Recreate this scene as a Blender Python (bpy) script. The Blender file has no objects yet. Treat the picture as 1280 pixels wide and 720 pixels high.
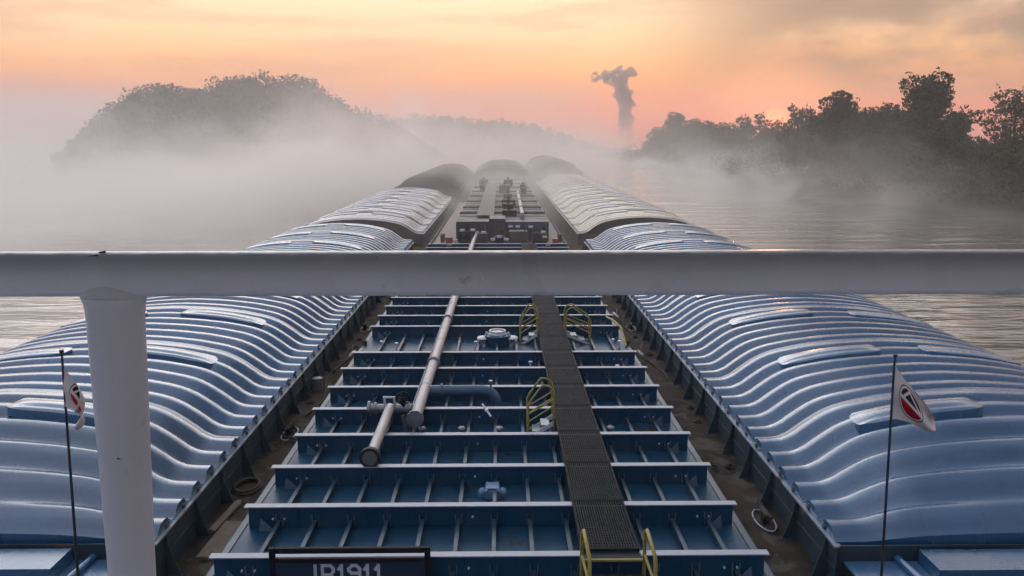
import bpy, bmesh, math, random
from mathutils import Vector, noise
R = math.radians
rnd = random.Random(7)
scn = bpy.context.scene
COL = scn.collection

# ------------------------------------------------------------------ camera
CZ = 9.9
cam_d = bpy.data.cameras.new('camera'); cam = bpy.data.objects.new('camera', cam_d); COL.objects.link(cam)
cam.location = (0, 0, CZ); cam.rotation_euler = (R(90 - 10.43), 0, R(-0.8))
cam_d.sensor_width = 36; cam_d.lens = 28.125; cam_d.clip_start = 0.05; cam_d.clip_end = 6000
scn.camera = cam

# ------------------------------------------------------------------ render / view
scn.render.engine = 'CYCLES'
scn.view_settings.view_transform = 'Standard'; scn.view_settings.look = 'None'
scn.view_settings.exposure = 0.38; scn.view_settings.gamma = 1; scn.view_settings.use_curve_mapping = False
cy = scn.cycles
cy.use_denoising = True
cy.use_adaptive_sampling = True; cy.adaptive_threshold = 0.04; cy.adaptive_min_samples = 16
cy.max_bounces = 12; cy.diffuse_bounces = 3; cy.glossy_bounces = 3; cy.volume_bounces = 6; cy.transparent_max_bounces = 8
cy.volume_step_rate = 1.0; cy.volume_max_steps = 256
cy.sample_clamp_indirect = 4.0

def lin(c):
    def f(v):
        v /= 255.0
        return v / 12.92 if v <= 0.04045 else ((v + 0.055) / 1.055) ** 2.4
    return (f(c[0]), f(c[1]), f(c[2]), 1.0)

# ------------------------------------------------------------------ world: dawn sky
SUN_AZ, SUN_EL = 18.7, 2.0          # degrees right of straight ahead, above the horizon
world = bpy.data.worlds.new('World'); scn.world = world; world.use_nodes = True
nt = world.node_tree; N = nt.nodes; L = nt.links
for n in list(N): N.remove(n)
def wn(t, **k):
    n = N.new(t)
    for a, b in k.items(): setattr(n, a, b)
    return n
def wmath(op, a, b=None, c=None, clamp=False):
    n = N.new('ShaderNodeMath'); n.operation = op; n.use_clamp = clamp
    for i, v in enumerate((a, b, c)):
        if v is None: continue
        if isinstance(v, (int, float)): n.inputs[i].default_value = v
        else: L.new(v, n.inputs[i])
    return n.outputs[0]
def wramp(fac, stops, interp='LINEAR'):
    n = N.new('ShaderNodeValToRGB'); n.color_ramp.interpolation = interp
    e = n.color_ramp.elements
    while len(e) > 1: e.remove(e[-1])
    e[0].position = stops[0][0]; e[0].color = lin(stops[0][1])
    for p, c in stops[1:]:
        q = e.new(p); q.color = lin(c)
    L.new(fac, n.inputs[0]); return n.outputs[0]
def wmix(fac, a, b):
    n = N.new('ShaderNodeMix'); n.data_type = 'RGBA'
    if isinstance(fac, (int, float)): n.inputs[0].default_value = fac
    else: L.new(fac, n.inputs[0])
    for i, v in ((6, a), (7, b)):
        if isinstance(v, tuple): n.inputs[i].default_value = v
        else: L.new(v, n.inputs[i])
    return n.outputs[2]
def smooth(v, a, b):
    m = wn('ShaderNodeMapRange', interpolation_type='SMOOTHSTEP'); L.new(v, m.inputs[0]); m.inputs[1].default_value = a; m.inputs[2].default_value = b
    return m.outputs[0]
tc = wn('ShaderNodeTexCoord'); sep = wn('ShaderNodeSeparateXYZ'); L.new(tc.outputs['Generated'], sep.inputs[0])
dx, dy, dz = sep.outputs
elev = wmath('MAXIMUM', dz, 0.0)
sx, sy = math.sin(R(SUN_AZ)), math.cos(R(SUN_AZ))
az = wmath('ADD', wmath('MULTIPLY', dx, sx), wmath('MULTIPLY', dy, sy))      # -1 .. 1, sunward
front = wmath('SMOOTHSTEP', az, -0.35, 0.85) if False else None
mr = wn('ShaderNodeMapRange', interpolation_type='SMOOTHSTEP'); L.new(az, mr.inputs[0])
mr.inputs[1].default_value = -0.3; mr.inputs[2].default_value = 0.85
front = mr.outputs[0]
FRONT = wramp(elev, [(0, (198, 58, 10)), (.025, (214, 76, 16)), (.05, (226, 112, 42)), (.08, (234, 158, 86)),
                     (.12, (232, 188, 142)), (.17, (238, 206, 172)), (.24, (246, 234, 220)), (.34, (240, 240, 240)), (.55, (224, 228, 234)), (1, (196, 206, 220))])
BACK = wramp(elev, [(0, (96, 116, 142)), (.1, (94, 118, 150)), (.3, (104, 130, 164)), (.6, (150, 166, 190)), (1, (196, 206, 220))])
sky = wmix(front, BACK, FRONT)
hi = wmath('ADD', 1.0, wmath('MULTIPLY', wmath('MULTIPLY', smooth(elev, .17, .27), wmath('SUBTRACT', 1.0, smooth(elev, .42, .75))), wmath('MULTIPLY', front, 1.9)))
hs = N.new('ShaderNodeVectorMath'); hs.operation = 'SCALE'; L.new(sky, hs.inputs[0]); L.new(hi, hs.inputs['Scale']); sky = hs.outputs[0]
# streaky cloud, greyer towards the right and low on the far left
mp = wn('ShaderNodeMapping'); L.new(tc.outputs['Generated'], mp.inputs[0]); mp.inputs['Scale'].default_value = (2.2, 2.2, 17)
ns = wn('ShaderNodeTexNoise'); L.new(mp.outputs[0], ns.inputs[0]); ns.inputs['Scale'].default_value = 1.6; ns.inputs['Detail'].default_value = 5; ns.inputs['Roughness'].default_value = .55
mp2 = wn('ShaderNodeMapping'); L.new(tc.outputs['Generated'], mp2.inputs[0]); mp2.inputs['Scale'].default_value = (3, 3, 7); mp2.inputs['Location'].default_value = (3.1, .2, .4)
ns2 = wn('ShaderNodeTexNoise'); L.new(mp2.outputs[0], ns2.inputs[0]); ns2.inputs['Scale'].default_value = 1.9; ns2.inputs['Detail'].default_value = 6
streak = smooth(ns.outputs[0], .42, .68)
sky = wmix(wmath('MULTIPLY', streak, .5), sky, lin((190, 128, 104)))
right = smooth(dx, .10, .36)
puff = smooth(ns2.outputs[0], .20, .50)
sky = wmix(wmath('MULTIPLY', wmath('MULTIPLY', right, puff), wmath('MULTIPLY', smooth(dz, .015, .09), .9)), sky, lin((106, 94, 90)))
leftlow = wmath('MULTIPLY', smooth(wmath('MULTIPLY', dx, -1), .22, .5), smooth(wmath('MULTIPLY', dz, -1), -.085, -.03))
sky = wmix(wmath('MULTIPLY', leftlow, .85), sky, lin((150, 134, 128)))
# glow of the sun itself just above the horizon
gv = wn('ShaderNodeVectorMath', operation='DOT_PRODUCT'); L.new(tc.outputs['Generated'], gv.inputs[0])
ge = R(1.35); gv.inputs[1].default_value = (math.sin(R(SUN_AZ)) * math.cos(ge), math.cos(R(SUN_AZ)) * math.cos(ge), math.sin(ge))
glow = wmath('POWER', smooth(gv.outputs['Value'], math.cos(R(7)), 1.0), 3.0)
disc = smooth(gv.outputs['Value'], math.cos(R(1.0)), math.cos(R(.4)))
sky = wmix(wmath('MULTIPLY', glow, .4), sky, (1.0, .36, .16, 1))
sky = wmix(disc, sky, (1.5, .40, .12, 1))
nish = wn('ShaderNodeTexSky', sky_type='NISHITA'); nish.sun_disc = False
nish.sun_elevation = R(SUN_EL); nish.sun_rotation = R(SUN_AZ); nish.air_density = 1.2; nish.dust_density = 2.0
bg1 = wn('ShaderNodeBackground'); L.new(nish.outputs[0], bg1.inputs[0]); bg1.inputs[1].default_value = 0.05
bg2 = wn('ShaderNodeBackground'); L.new(sky, bg2.inputs[0]); bg2.inputs[1].default_value = 1.55
ad = wn('ShaderNodeMixShader'); ad.inputs[0].default_value = .8; L.new(bg1.outputs[0], ad.inputs[1]); L.new(bg2.outputs[0], ad.inputs[2])
wo = wn('ShaderNodeOutputWorld'); L.new(ad.outputs[0], wo.inputs[0])

# ------------------------------------------------------------------ sun (on the horizon, behind trees and mist)
sd = bpy.data.lights.new('sun', 'SUN'); sd.energy = 0.6; sd.angle = R(3); sd.color = (1.0, .55, .3)
sun = bpy.data.objects.new('sun', sd); COL.objects.link(sun)
dirv = Vector((math.sin(R(SUN_AZ)) * math.cos(R(SUN_EL)), math.cos(R(SUN_AZ)) * math.cos(R(SUN_EL)), math.sin(R(SUN_EL))))
sun.rotation_euler = dirv.to_track_quat('Z', 'Y').to_euler()

# ------------------------------------------------------------------ materials
MATS = {}
def mat(name, base, rough=.5, metal=0.0, spec=.5, var=.12, vscale=1.2, rust=0.0, rust_col=(.09, .045, .025), rscale=2.0,
        bump=0.0, bscale=20.0, streaks=0.0, coat=0.0, pale=None, objvar=0.0):
    """Painted / worn surface: colour varies with noise, optional rust patches and fine bump."""
    m = bpy.data.materials.new(name); m.use_nodes = True; t = m.node_tree; b = t.nodes['Principled BSDF']
    nn, ll = t.nodes, t.links
    tcn = nn.new('ShaderNodeTexCoord')
    no = nn.new('ShaderNodeTexNoise'); no.inputs['Scale'].default_value = vscale; no.inputs['Detail'].default_value = 6
    ll.new(tcn.outputs['Object'], no.inputs[0])
    mx = nn.new('ShaderNodeMix'); mx.data_type = 'RGBA'
    mx.inputs[6].default_value = tuple(max(0, c * (1 - var * 2)) for c in base) + (1,)
    mx.inputs[7].default_value = tuple(min(1, c * (1 + var * 2)) for c in base) + (1,)
    ll.new(no.outputs[0], mx.inputs[0]); col = mx.outputs[2]
    if objvar:
        oi = nn.new('ShaderNodeObjectInfo'); ro = nn.new('ShaderNodeMapRange'); ro.inputs[3].default_value = 1 - objvar; ro.inputs[4].default_value = 1 + objvar * 1.3; ll.new(oi.outputs['Random'], ro.inputs[0])
        vs = nn.new('ShaderNodeVectorMath'); vs.operation = 'SCALE'; ll.new(col, vs.inputs[0]); ll.new(ro.outputs[0], vs.inputs['Scale']); col = vs.outputs[0]
    if streaks:
        mpn = nn.new('ShaderNodeMapping'); mpn.inputs['Scale'].default_value = (6, 6, .6); ll.new(tcn.outputs['Object'], mpn.inputs[0])
        n3 = nn.new('ShaderNodeTexNoise'); n3.inputs['Scale'].default_value = 1.5; n3.inputs['Detail'].default_value = 4; ll.new(mpn.outputs[0], n3.inputs[0])
        r3 = nn.new('ShaderNodeMapRange'); r3.inputs[1].default_value = .5; r3.inputs[2].default_value = .8; r3.inputs[4].default_value = streaks; ll.new(n3.outputs[0], r3.inputs[0])
        m3 = nn.new('ShaderNodeMix'); m3.data_type = 'RGBA'; ll.new(r3.outputs[0], m3.inputs[0]); ll.new(col, m3.inputs[6])
        m3.inputs[7].default_value = tuple(c * .45 for c in base) + (1,); col = m3.outputs[2]
    rr = nn.new('ShaderNodeMapRange'); rr.inputs[3].default_value = max(.03, rough - .12); rr.inputs[4].default_value = min(1, rough + .15)
    ll.new(no.outputs[0], rr.inputs[0]); rgh = rr.outputs[0]
    if rust:
        n2 = nn.new('ShaderNodeTexNoise'); n2.inputs['Scale'].default_value = rscale; n2.inputs['Detail'].default_value = 9; n2.inputs['Roughness'].default_value = .65
        ll.new(tcn.outputs['Object'], n2.inputs[0])
        r2 = nn.new('ShaderNodeMapRange'); r2.inputs[1].default_value = .64 - rust * .3; r2.inputs[2].default_value = .70 - rust * .22; ll.new(n2.outputs[0], r2.inputs[0])
        m2 = nn.new('ShaderNodeMix'); m2.data_type = 'RGBA'; ll.new(r2.outputs[0], m2.inputs[0]); ll.new(col, m2.inputs[6]); m2.inputs[7].default_value = rust_col + (1,)
        col = m2.outputs[2]
        if pale:
            n4 = nn.new('ShaderNodeTexNoise'); n4.inputs['Scale'].default_value = 1.7; n4.inputs['Detail'].default_value = 8; n4.inputs['Distortion'].default_value = .8; ll.new(tcn.outputs['Object'], n4.inputs[0])
            r4 = nn.new('ShaderNodeMapRange'); r4.inputs[1].default_value = .52; r4.inputs[2].default_value = .62; r4.inputs[4].default_value = .8; ll.new(n4.outputs[0], r4.inputs[0])
            m4 = nn.new('ShaderNodeMix'); m4.data_type = 'RGBA'; ll.new(r4.outputs[0], m4.inputs[0]); ll.new(col, m4.inputs[6]); m4.inputs[7].default_value = pale + (1,); col = m4.outputs[2]
        mr2 = nn.new('ShaderNodeMix'); mr2.data_type = 'FLOAT'; ll.new(r2.outputs[0], mr2.inputs[0]); ll.new(rgh, mr2.inputs[2]); mr2.inputs[3].default_value = .85; rgh = mr2.outputs[0]
    ll.new(col, b.inputs['Base Color']); ll.new(rgh, b.inputs['Roughness'])
    b.inputs['Metallic'].default_value = metal; b.inputs['Specular IOR Level'].default_value = spec
    if coat: b.inputs['Coat Weight'].default_value = coat; b.inputs['Coat Roughness'].default_value = .2
    if bump:
        nb = nn.new('ShaderNodeTexNoise'); nb.inputs['Scale'].default_value = bscale; nb.inputs['Detail'].default_value = 5; ll.new(tcn.outputs['Object'], nb.inputs[0])
        bn = nn.new('ShaderNodeBump'); bn.inputs['Strength'].default_value = bump; bn.inputs['Distance'].default_value = .02
        ll.new(nb.outputs[0], bn.inputs['Height']); ll.new(bn.outputs[0], b.inputs['Normal'])
    MATS[name] = m
    return m
M_cover = mat('blue_fibreglass', (.012, .088, .200), .25, spec=.85, coat=.6, var=.14, vscale=.7, bump=.32, bscale=2.6, streaks=.35, objvar=.14)
M_lid = mat('pale_fibreglass', (.05, .135, .25), .24, spec=.8, coat=.6, var=.10, vscale=1.5, bump=.1, bscale=6)
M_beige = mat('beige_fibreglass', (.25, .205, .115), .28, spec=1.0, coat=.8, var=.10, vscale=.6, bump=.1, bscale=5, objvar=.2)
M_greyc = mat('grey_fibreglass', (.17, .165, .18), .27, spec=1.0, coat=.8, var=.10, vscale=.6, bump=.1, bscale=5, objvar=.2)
M_darkc = mat('dark_fibreglass', (.05, .042, .042), .85, spec=.15, var=.12, vscale=.6)
M_coam = mat('coaming_paint', (.016, .040, .060), .5, var=.2, vscale=1.5, rust=.15, rscale=1.6, bump=.15, bscale=10, streaks=.5)
M_edge = mat('worn_steel_edge', (.22, .27, .33), .35, metal=.3, var=.2, vscale=5, rust=.2)
M_hull = mat('hull_paint', (.02, .024, .03), .55, var=.3, vscale=.7, rust=.2)
M_rust = mat('rusty_deck', (.038, .029, .022), .85, spec=.15, var=.42, vscale=.9, rust=.5, rust_col=(.016, .014, .014), rscale=.8, pale=(.075, .070, .062), bump=.5, bscale=14)
M_navy = mat('navy_deck_paint', (.006, .055, .115), .42, spec=.3, var=.2, vscale=.9, rust=.10, rust_col=(.05, .032, .022), rscale=1.6, bump=.12, bscale=9, streaks=.6)
M_flange = mat('flange_sky_sheen', (.30, .345, .41), .4, var=.10, vscale=2.0, rust=.04, rscale=3, bump=.1, bscale=30)  # sky sheen on the dewy navy flanges, put into a pale colour
M_stiff = mat('stiffener_paint', (.016, .050, .085), .45, var=.15, vscale=3)
M_grate = mat('grating_steel', (.008, .014, .021), .6, spec=.25, var=.2, vscale=4)
M_pipe = mat('pale_pipe_paint', (.40, .39, .40), .38, var=.12, vscale=1.6, rust=.08, rscale=2.5, bump=.1, bscale=16)
M_pipeb = mat('navy_pipe_paint', (.05, .11, .18), .38, var=.15, vscale=2)
M_black = mat('black_rubber', (.012, .012, .013), .6, var=.2)
M_blackp = mat('black_paint', (.007, .008, .012), .6, spec=.2, var=.2)
M_yellow = mat('yellow_paint', (.30, .25, .06), .5, var=.2, vscale=6, rust=.18, rust_col=(.08, .06, .03), rscale=8)
M_white = mat('white_paint', (.62, .64, .68), .4, var=.10, vscale=3, rust=.05)
M_ltblue = mat('light_blue_paint', (.12, .21, .36), .4, var=.12, vscale=6)
M_steel = mat('grey_steel', (.22, .24, .27), .4, metal=.5, var=.2, vscale=6, rust=.1)
M_rail = mat('grey_rail_paint', (.58, .62, .70), .30, spec=.5, var=.08, vscale=3.5, rust=.03, rscale=7, rust_col=(.16, .12, .10), bump=.12, bscale=40, streaks=.22, coat=.3)
M_wood = mat('grey_timber', (.13, .11, .09), .85, var=.3, vscale=5, bump=.6, bscale=25)
M_rope = mat('dark_rope', (.05, .043, .036), .9, var=.3, vscale=12, bump=.8, bscale=60)
M_pinkdeck = mat('primer_deck', (.22, .165, .15), .6, var=.15, vscale=.8, rust=.08)
M_trunk = mat('trunk_deck_paint', (.10, .09, .095), .6, var=.15, vscale=.5, rust=.06)
M_brown = mat('brown_paint', (.075, .06, .055), .6, var=.2)
M_red = mat('dull_red_paint', (.25, .05, .04), .5, var=.2)
M_trunkwood = mat('bark', (.05, .042, .035), .9, var=.3, vscale=3, bump=.6, bscale=10)
M_bank = mat('bank_soil', (.03, .028, .02), .95, var=.3, vscale=.2, bump=.4, bscale=2)
M_hill = mat('hill_ground', (.03, .033, .022), .95, var=.3, vscale=.05)

def leaf_mat(name, base, var=.5):
    m = bpy.data.materials.new(name); m.use_nodes = True; t = m.node_tree; b = t.nodes['Principled BSDF']
    g = t.nodes.new('ShaderNodeNewGeometry')
    mx = t.nodes.new('ShaderNodeMix'); mx.data_type = 'RGBA'
    mx.inputs[6].default_value = tuple(c * (1 - var) for c in base) + (1,); mx.inputs[7].default_value = tuple(c * (1 + var) for c in base) + (1,)
    t.links.new(g.outputs['Random Per Island'], mx.inputs[0]); t.links.new(mx.outputs[2], b.inputs['Base Color'])
    b.inputs['Roughness'].default_value = .7; b.inputs['Specular IOR Level'].default_value = .2
    return m
M_leaf = leaf_mat('leaves', (.05, .06, .028)); M_leaf2 = leaf_mat('yellow_green_leaves', (.075, .075, .03)); M_leaf3 = leaf_mat('dark_leaves', (.035, .045, .025))

def water_mat():
    m = bpy.data.materials.new('river_water'); m.use_nodes = True; t = m.node_tree; b = t.nodes['Principled BSDF']; ll = t.links
    b.inputs['Base Color'].default_value = (.15, .14, .125, 1); b.inputs['Roughness'].default_value = .05; b.inputs['IOR'].default_value = 2.2
    g = t.nodes.new('ShaderNodeTexCoord')
    def nz(sc, rot, d, w):
        mp = t.nodes.new('ShaderNodeMapping'); mp.inputs['Scale'].default_value = sc; mp.inputs['Rotation'].default_value = (0, 0, rot); ll.new(g.outputs['Object'], mp.inputs[0])
        n = t.nodes.new('ShaderNodeTexNoise'); n.inputs['Scale'].default_value = 1; n.inputs['Detail'].default_value = d; n.inputs['Distortion'].default_value = .4; ll.new(mp.outputs[0], n.inputs[0])
        q = t.nodes.new('ShaderNodeMath'); q.operation = 'MULTIPLY'; q.inputs[1].default_value = w; ll.new(n.outputs[0], q.inputs[0]); return q.outputs[0]
    a = nz((.09, .42, 1), R(14), 3, .75); c = nz((.5, 1.5, 1), R(-8), 4, .16); d = nz((.02, .06, 1), R(25), 2, 1.2)
    s = t.nodes.new('ShaderNodeMath'); s.operation = 'ADD'; ll.new(a, s.inputs[0]); ll.new(c, s.inputs[1])
    s2 = t.nodes.new('ShaderNodeMath'); s2.operation = 'ADD'; ll.new(s.outputs[0], s2.inputs[0]); ll.new(d, s2.inputs[1])
    bn = t.nodes.new('ShaderNodeBump'); bn.inputs['Strength'].default_value = .75; bn.inputs['Distance'].default_value = .46
    ll.new(s2.outputs[0], bn.inputs['Height']); ll.new(bn.outputs[0], b.inputs['Normal'])
    return m
M_water = water_mat()

# ------------------------------------------------------------------ mesh helpers
class MB:
    """Collects boxes, bars, tubes and grids; build() links them as ONE mesh object."""
    def __init__(s): s.v = []; s.f = []; s.mi = []; s.sm = []
    def add(s, vs, fs, mi=0, smooth=False):
        o = len(s.v); s.v += [tuple(p) for p in vs]
        for q in fs: s.f.append(tuple(i + o for i in q)); s.mi.append(mi); s.sm.append(smooth)
    def box(s, x0, x1, y0, y1, z0, z1, mi=0):
        s.add([(x0, y0, z0), (x1, y0, z0), (x1, y1, z0), (x0, y1, z0), (x0, y0, z1), (x1, y0, z1), (x1, y1, z1), (x0, y1, z1)],
              [(0, 3, 2, 1), (4, 5, 6, 7), (0, 1, 5, 4), (1, 2, 6, 5), (2, 3, 7, 6), (3, 0, 4, 7)], mi)
    def prism(s, poly, axis, a, b, mi=0):
        """extrude a closed 2-D polygon along an axis: axis 'x' -> poly (y,z), 'y' -> (x,z), 'z' -> (x,y)"""
        def p3(p, t): return {'x': (t, p[0], p[1]), 'y': (p[0], t, p[1]), 'z': (p[0], p[1], t)}[axis]
        n = len(poly); vs = [p3(p, a) for p in poly] + [p3(p, b) for p in poly]
        fs = [tuple(range(n)), tuple(range(2 * n - 1, n - 1, -1))] + [(i, i + n, (i + 1) % n + n, (i + 1) % n) for i in range(n)]
        s.add(vs, fs, mi)
    def tube(s, pts, r, n=10, mi=0, caps=True, closed=False):
        pts = [Vector(p) for p in pts]; m = len(pts); rs = r if isinstance(r, (list, tuple)) else [r] * m
        vs = []; up = None
        for i, p in enumerate(pts):
            if closed: d = pts[(i + 1) % m] - pts[i - 1]
            else: d = pts[min(i + 1, m - 1)] - pts[max(i - 1, 0)]
            d.normalize()
            if up is None: up = Vector((0, 0, 1)) if abs(d.z) < .9 else Vector((1, 0, 0))
            u = d.cross(up); 
            if u.length < 1e-5: u = d.cross(Vector((1, .3, 0)))
            u.normalize(); w = u.cross(d); w.normalize(); up = w
            for k in range(n):
                a = 2 * math.pi * k / n; vs.append(p + (u * math.cos(a) + w * math.sin(a)) * rs[i])
        fs = []
        for i in range(m if closed else m - 1):
            j = (i + 1) % m
            for k in range(n): k2 = (k + 1) % n; fs.append((i * n + k, i * n + k2, j * n + k2, j * n + k))
        s.add(vs, fs, mi, True)
        if caps and not closed:
            s.add(vs[:n], [tuple(range(n))][::-1], mi); s.add(vs[-n:], [tuple(range(n - 1, -1, -1))], mi)
    def disc(s, c, ax, r, h, n=20, mi=0):
        c = Vector(c); ax = Vector(ax).normalized(); s.tube([c - ax * h / 2, c + ax * h / 2], r, n, mi)
    def dome(s, c, rx, ry, rz, n=18, m=6, mi=0):
        vs = []; fs = []
        for i in range(m):
            a = math.pi / 2 * i / m
            for k in range(n):
                b = 2 * math.pi * k / n; vs.append((c[0] + rx * math.cos(a) * math.cos(b), c[1] + ry * math.cos(a) * math.sin(b), c[2] + rz * math.sin(a)))
        vs.append((c[0], c[1], c[2] + rz)); top = len(vs) - 1
        for i in range(m - 1):
            for k in range(n): k2 = (k + 1) % n; fs.append((i * n + k, i * n + k2, (i + 1) * n + k2, (i + 1) * n + k))
        for k in range(n): fs.append(((m - 1) * n + k, (m - 1) * n + (k + 1) % n, top))
        s.add(vs, fs, mi, True)
    def grid(s, rows, mi=0, smooth=True):
        n = len(rows[0]); vs = [p for r in rows for p in r]
        s.add(vs, [(i * n + k, i * n + k + 1, (i + 1) * n + k + 1, (i + 1) * n + k) for i in range(len(rows) - 1) for k in range(n - 1)], mi, smooth)
    def mesh(s, name, mats):
        me = bpy.data.meshes.new(name); me.from_pydata(s.v, [], s.f)
        for m in (mats if isinstance(mats, (list, tuple)) else [mats]): me.materials.append(m)
        me.polygons.foreach_set('material_index', s.mi); me.polygons.foreach_set('use_smooth', s.sm); me.update()
        return me
    def build(s, name, mats, parent=None, recalc=False):
        me = s.mesh(name, mats)
        if recalc:
            b = bmesh.new(); b.from_mesh(me); bmesh.ops.recalc_face_normals(b, faces=b.faces); b.to_mesh(me); b.free()
        return link(name, me, parent)
def link(name, me, parent=None):
    o = bpy.data.objects.new(name, me); COL.objects.link(o)
    if parent: o.parent = parent
    return o
def tag(o, label=None, cat=None, group=None, kind=None):
    if label: o['label'] = label
    if cat: o['category'] = cat
    if group: o['group'] = group
    if kind: o['kind'] = kind
    return o
def empty(name, loc, label, cat, group=None):
    o = bpy.data.objects.new(name, None); COL.objects.link(o); o.location = loc; o.empty_display_size = .3
    return tag(o, label, cat, group)
def copy_tree(o, parent=None):
    c = o.copy(); COL.objects.link(c); c.parent = parent
    for ch in list(o.children): copy_tree(ch, c)
    return c
def bevel(o, w, seg=2):
    m = o.modifiers.new('bevel', 'BEVEL'); m.width = w; m.segments = seg; m.limit_method = 'ANGLE'; m.angle_limit = R(40); return o
def interp(pts, x):
    if x <= pts[0][0]: return pts[0][1]
    for (a, ya), (b, yb) in zip(pts, pts[1:]):
        if x <= b: return ya + (yb - ya) * (x - a) / (b - a)
    return pts[-1][1]
def hermite(pts):
    """monotone cubic through points"""
    n = len(pts); d = [(pts[i + 1][1] - pts[i][1]) / (pts[i + 1][0] - pts[i][0]) for i in range(n - 1)]
    m = [0 if i == 0 else (d[-1] if i == n - 1 else (0 if d[i - 1] * d[i] <= 0 else 2 * d[i - 1] * d[i] / (d[i - 1] + d[i]))) for i in range(n)]
    m[-1] = 0
    def f(x):
        if x <= pts[0][0]: return pts[0][1]
        for i in range(n - 1):
            if x <= pts[i + 1][0]:
                h = pts[i + 1][0] - pts[i][0]; t = (x - pts[i][0]) / h
                return (2*t**3 - 3*t*t + 1) * pts[i][1] + (t**3 - 2*t*t + t) * h * m[i] + (-2*t**3 + 3*t*t) * pts[i+1][1] + (t**3 - t*t) * h * m[i+1]
        return pts[-1][1]
    return f

# ------------------------------------------------------------------ the setting: water, banks, hills
mb = MB(); mb.add([(-700, -150, 0), (700, -150, 0), (700, 1240, 0), (-700, 1240, 0)], [(0, 1, 2, 3)])
tag(mb.build('river', M_water), kind='structure')

def bank_edge(y): return 70 + 5 * math.sin(y * .021) + 3 * math.sin(y * .07 + 1) + (max(0, y - 330) * -.06)
rows = []
for i in range(60):
    y = -140 + i * 12
    e = bank_edge(y); row = []
    for d, z in ((-4, -1.2), (0, .1), (2, .8), (6, 1.8), (20, 2.6), (60, 3.2), (280, 5)):
        row.append((e + d, y, z + (0 if d <= 0 else .5 * noise.noise((d * .1, y * .08, 0)))))
    rows.append(row)
mb = MB(); mb.grid(rows); tag(mb.build('river_bank', M_bank), kind='structure')

def px(x, D): return (x - 626) / 1000.0 * D
def pz(y, D): return CZ + (176 - y) / 1000.0 * D
HILL = [(74, 194), (84, 184), (92, 166), (110, 155), (150, 140), (178, 120), (205, 108), (235, 113), (262, 113), (290, 102), (330, 98), (370, 98), (395, 106), (412, 119), (432, 134), (470, 145), (510, 153), (550, 166), (585, 184), (600, 192)]
RIDGE = [(300, 150), (420, 143), (470, 143), (520, 146), (580, 149), (640, 154), (700, 161), (745, 169), (765, 177), (790, 186)]
def ridge_terrain(name, prof, D, canopy, depth, step):
    rows = []
    n = int((prof[-1][0] - prof[0][0]) / step)
    for i in range(n + 1):
        x = prof[0][0] + i * step
        top = max(.4, pz(interp(prof, x), D) - canopy); X = px(x, D); r = []
        for t in (-1, -.75, -.5, -.25, 0, .3, .7, 1.2):
            r.append((X * (1 + t * depth / D), D + t * depth, -1 + (top + 1) * (1 - abs(t) ** 1.7 if t < 0 else 1 - .25 * t)))
        rows.append(r)
    mb = MB(); mb.grid(rows); return tag(mb.build(name, M_hill), kind='structure')
ridge_terrain('wooded_hill', HILL, 370, 13, 70, 8)
ridge_terrain('far_ridge', RIDGE, 640, 13, 80, 10)

def leaves(mb, c, rad, n, size, rg, mi=0, flat=1.0):
    """leaf-clump faces scattered through an ellipsoid, denser near its surface"""
    for _ in range(n):
        while True:
            p = Vector((rg.uniform(-1, 1), rg.uniform(-1, 1), rg.uniform(-1, 1)))
            if .05 < p.length <= 1: break
        p = p * (p.length ** -.45)
        if p.length > 1.12: p *= 1.0 / p.length
        q = Vector((c[0] + p.x * rad[0], c[1] + p.y * rad[1], c[2] + p.z * rad[2]))
        a = Vector((rg.gauss(0, 1), rg.gauss(0, 1), rg.gauss(0, flat))).normalized(); b = a.cross(Vector((rg.gauss(0, 1), rg.gauss(0, 1), rg.gauss(0, 1))))
        if b.length < .05: continue
        b.normalize(); s = size * rg.uniform(.55, 1.35)
        mb.add([q - a * s, q + b * s * .45, q + a * s, q - b * s * .45], [(0, 1, 2, 3)], mi)
def forest(name, prof, D, canopy, depth, n, size, label, seed, nl):
    rg = random.Random(seed); mb = MB()
    for i in range(n):
        x = rg.uniform(prof[0][0] + 4, prof[-1][0] - 4); t = -abs(rg.gauss(0, .42)) if rg.random() < .75 else rg.uniform(0, .3)
        t = max(t, -.98)
        top = max(.4, pz(interp(prof, x), D) - canopy); g = -1 + (top + 1) * (1 - abs(t) ** 1.7 if t < 0 else 1 - .25 * t)
        X = px(x, D) * (1 + t * depth / D); Y = D + t * depth
        h = canopy * rg.uniform(.55, 1.18) * min(1, .25 + top / canopy); w = h * rg.uniform(.3, .45)
        leaves(mb, (X, Y, g + h * .58), (w, w, h * .45), nl, size, rg)
        leaves(mb, (X + rg.uniform(-w, w) * .6, Y, g + h * .85), (w * .5, w * .5, h * .16), nl // 4, size * .8, rg)
    return tag(mb.build(name, M_leaf3), label, 'forest', kind='stuff')
forest('hill_forest', HILL, 370, 13, 70, 620, .95, 'misty wooded hill rising over the fog on the left bank', 3, 70)
forest('ridge_forest', RIDGE, 640, 13, 80, 420, 1.5, 'long low wooded ridge fading into haze at the river bend', 4, 44)

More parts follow.
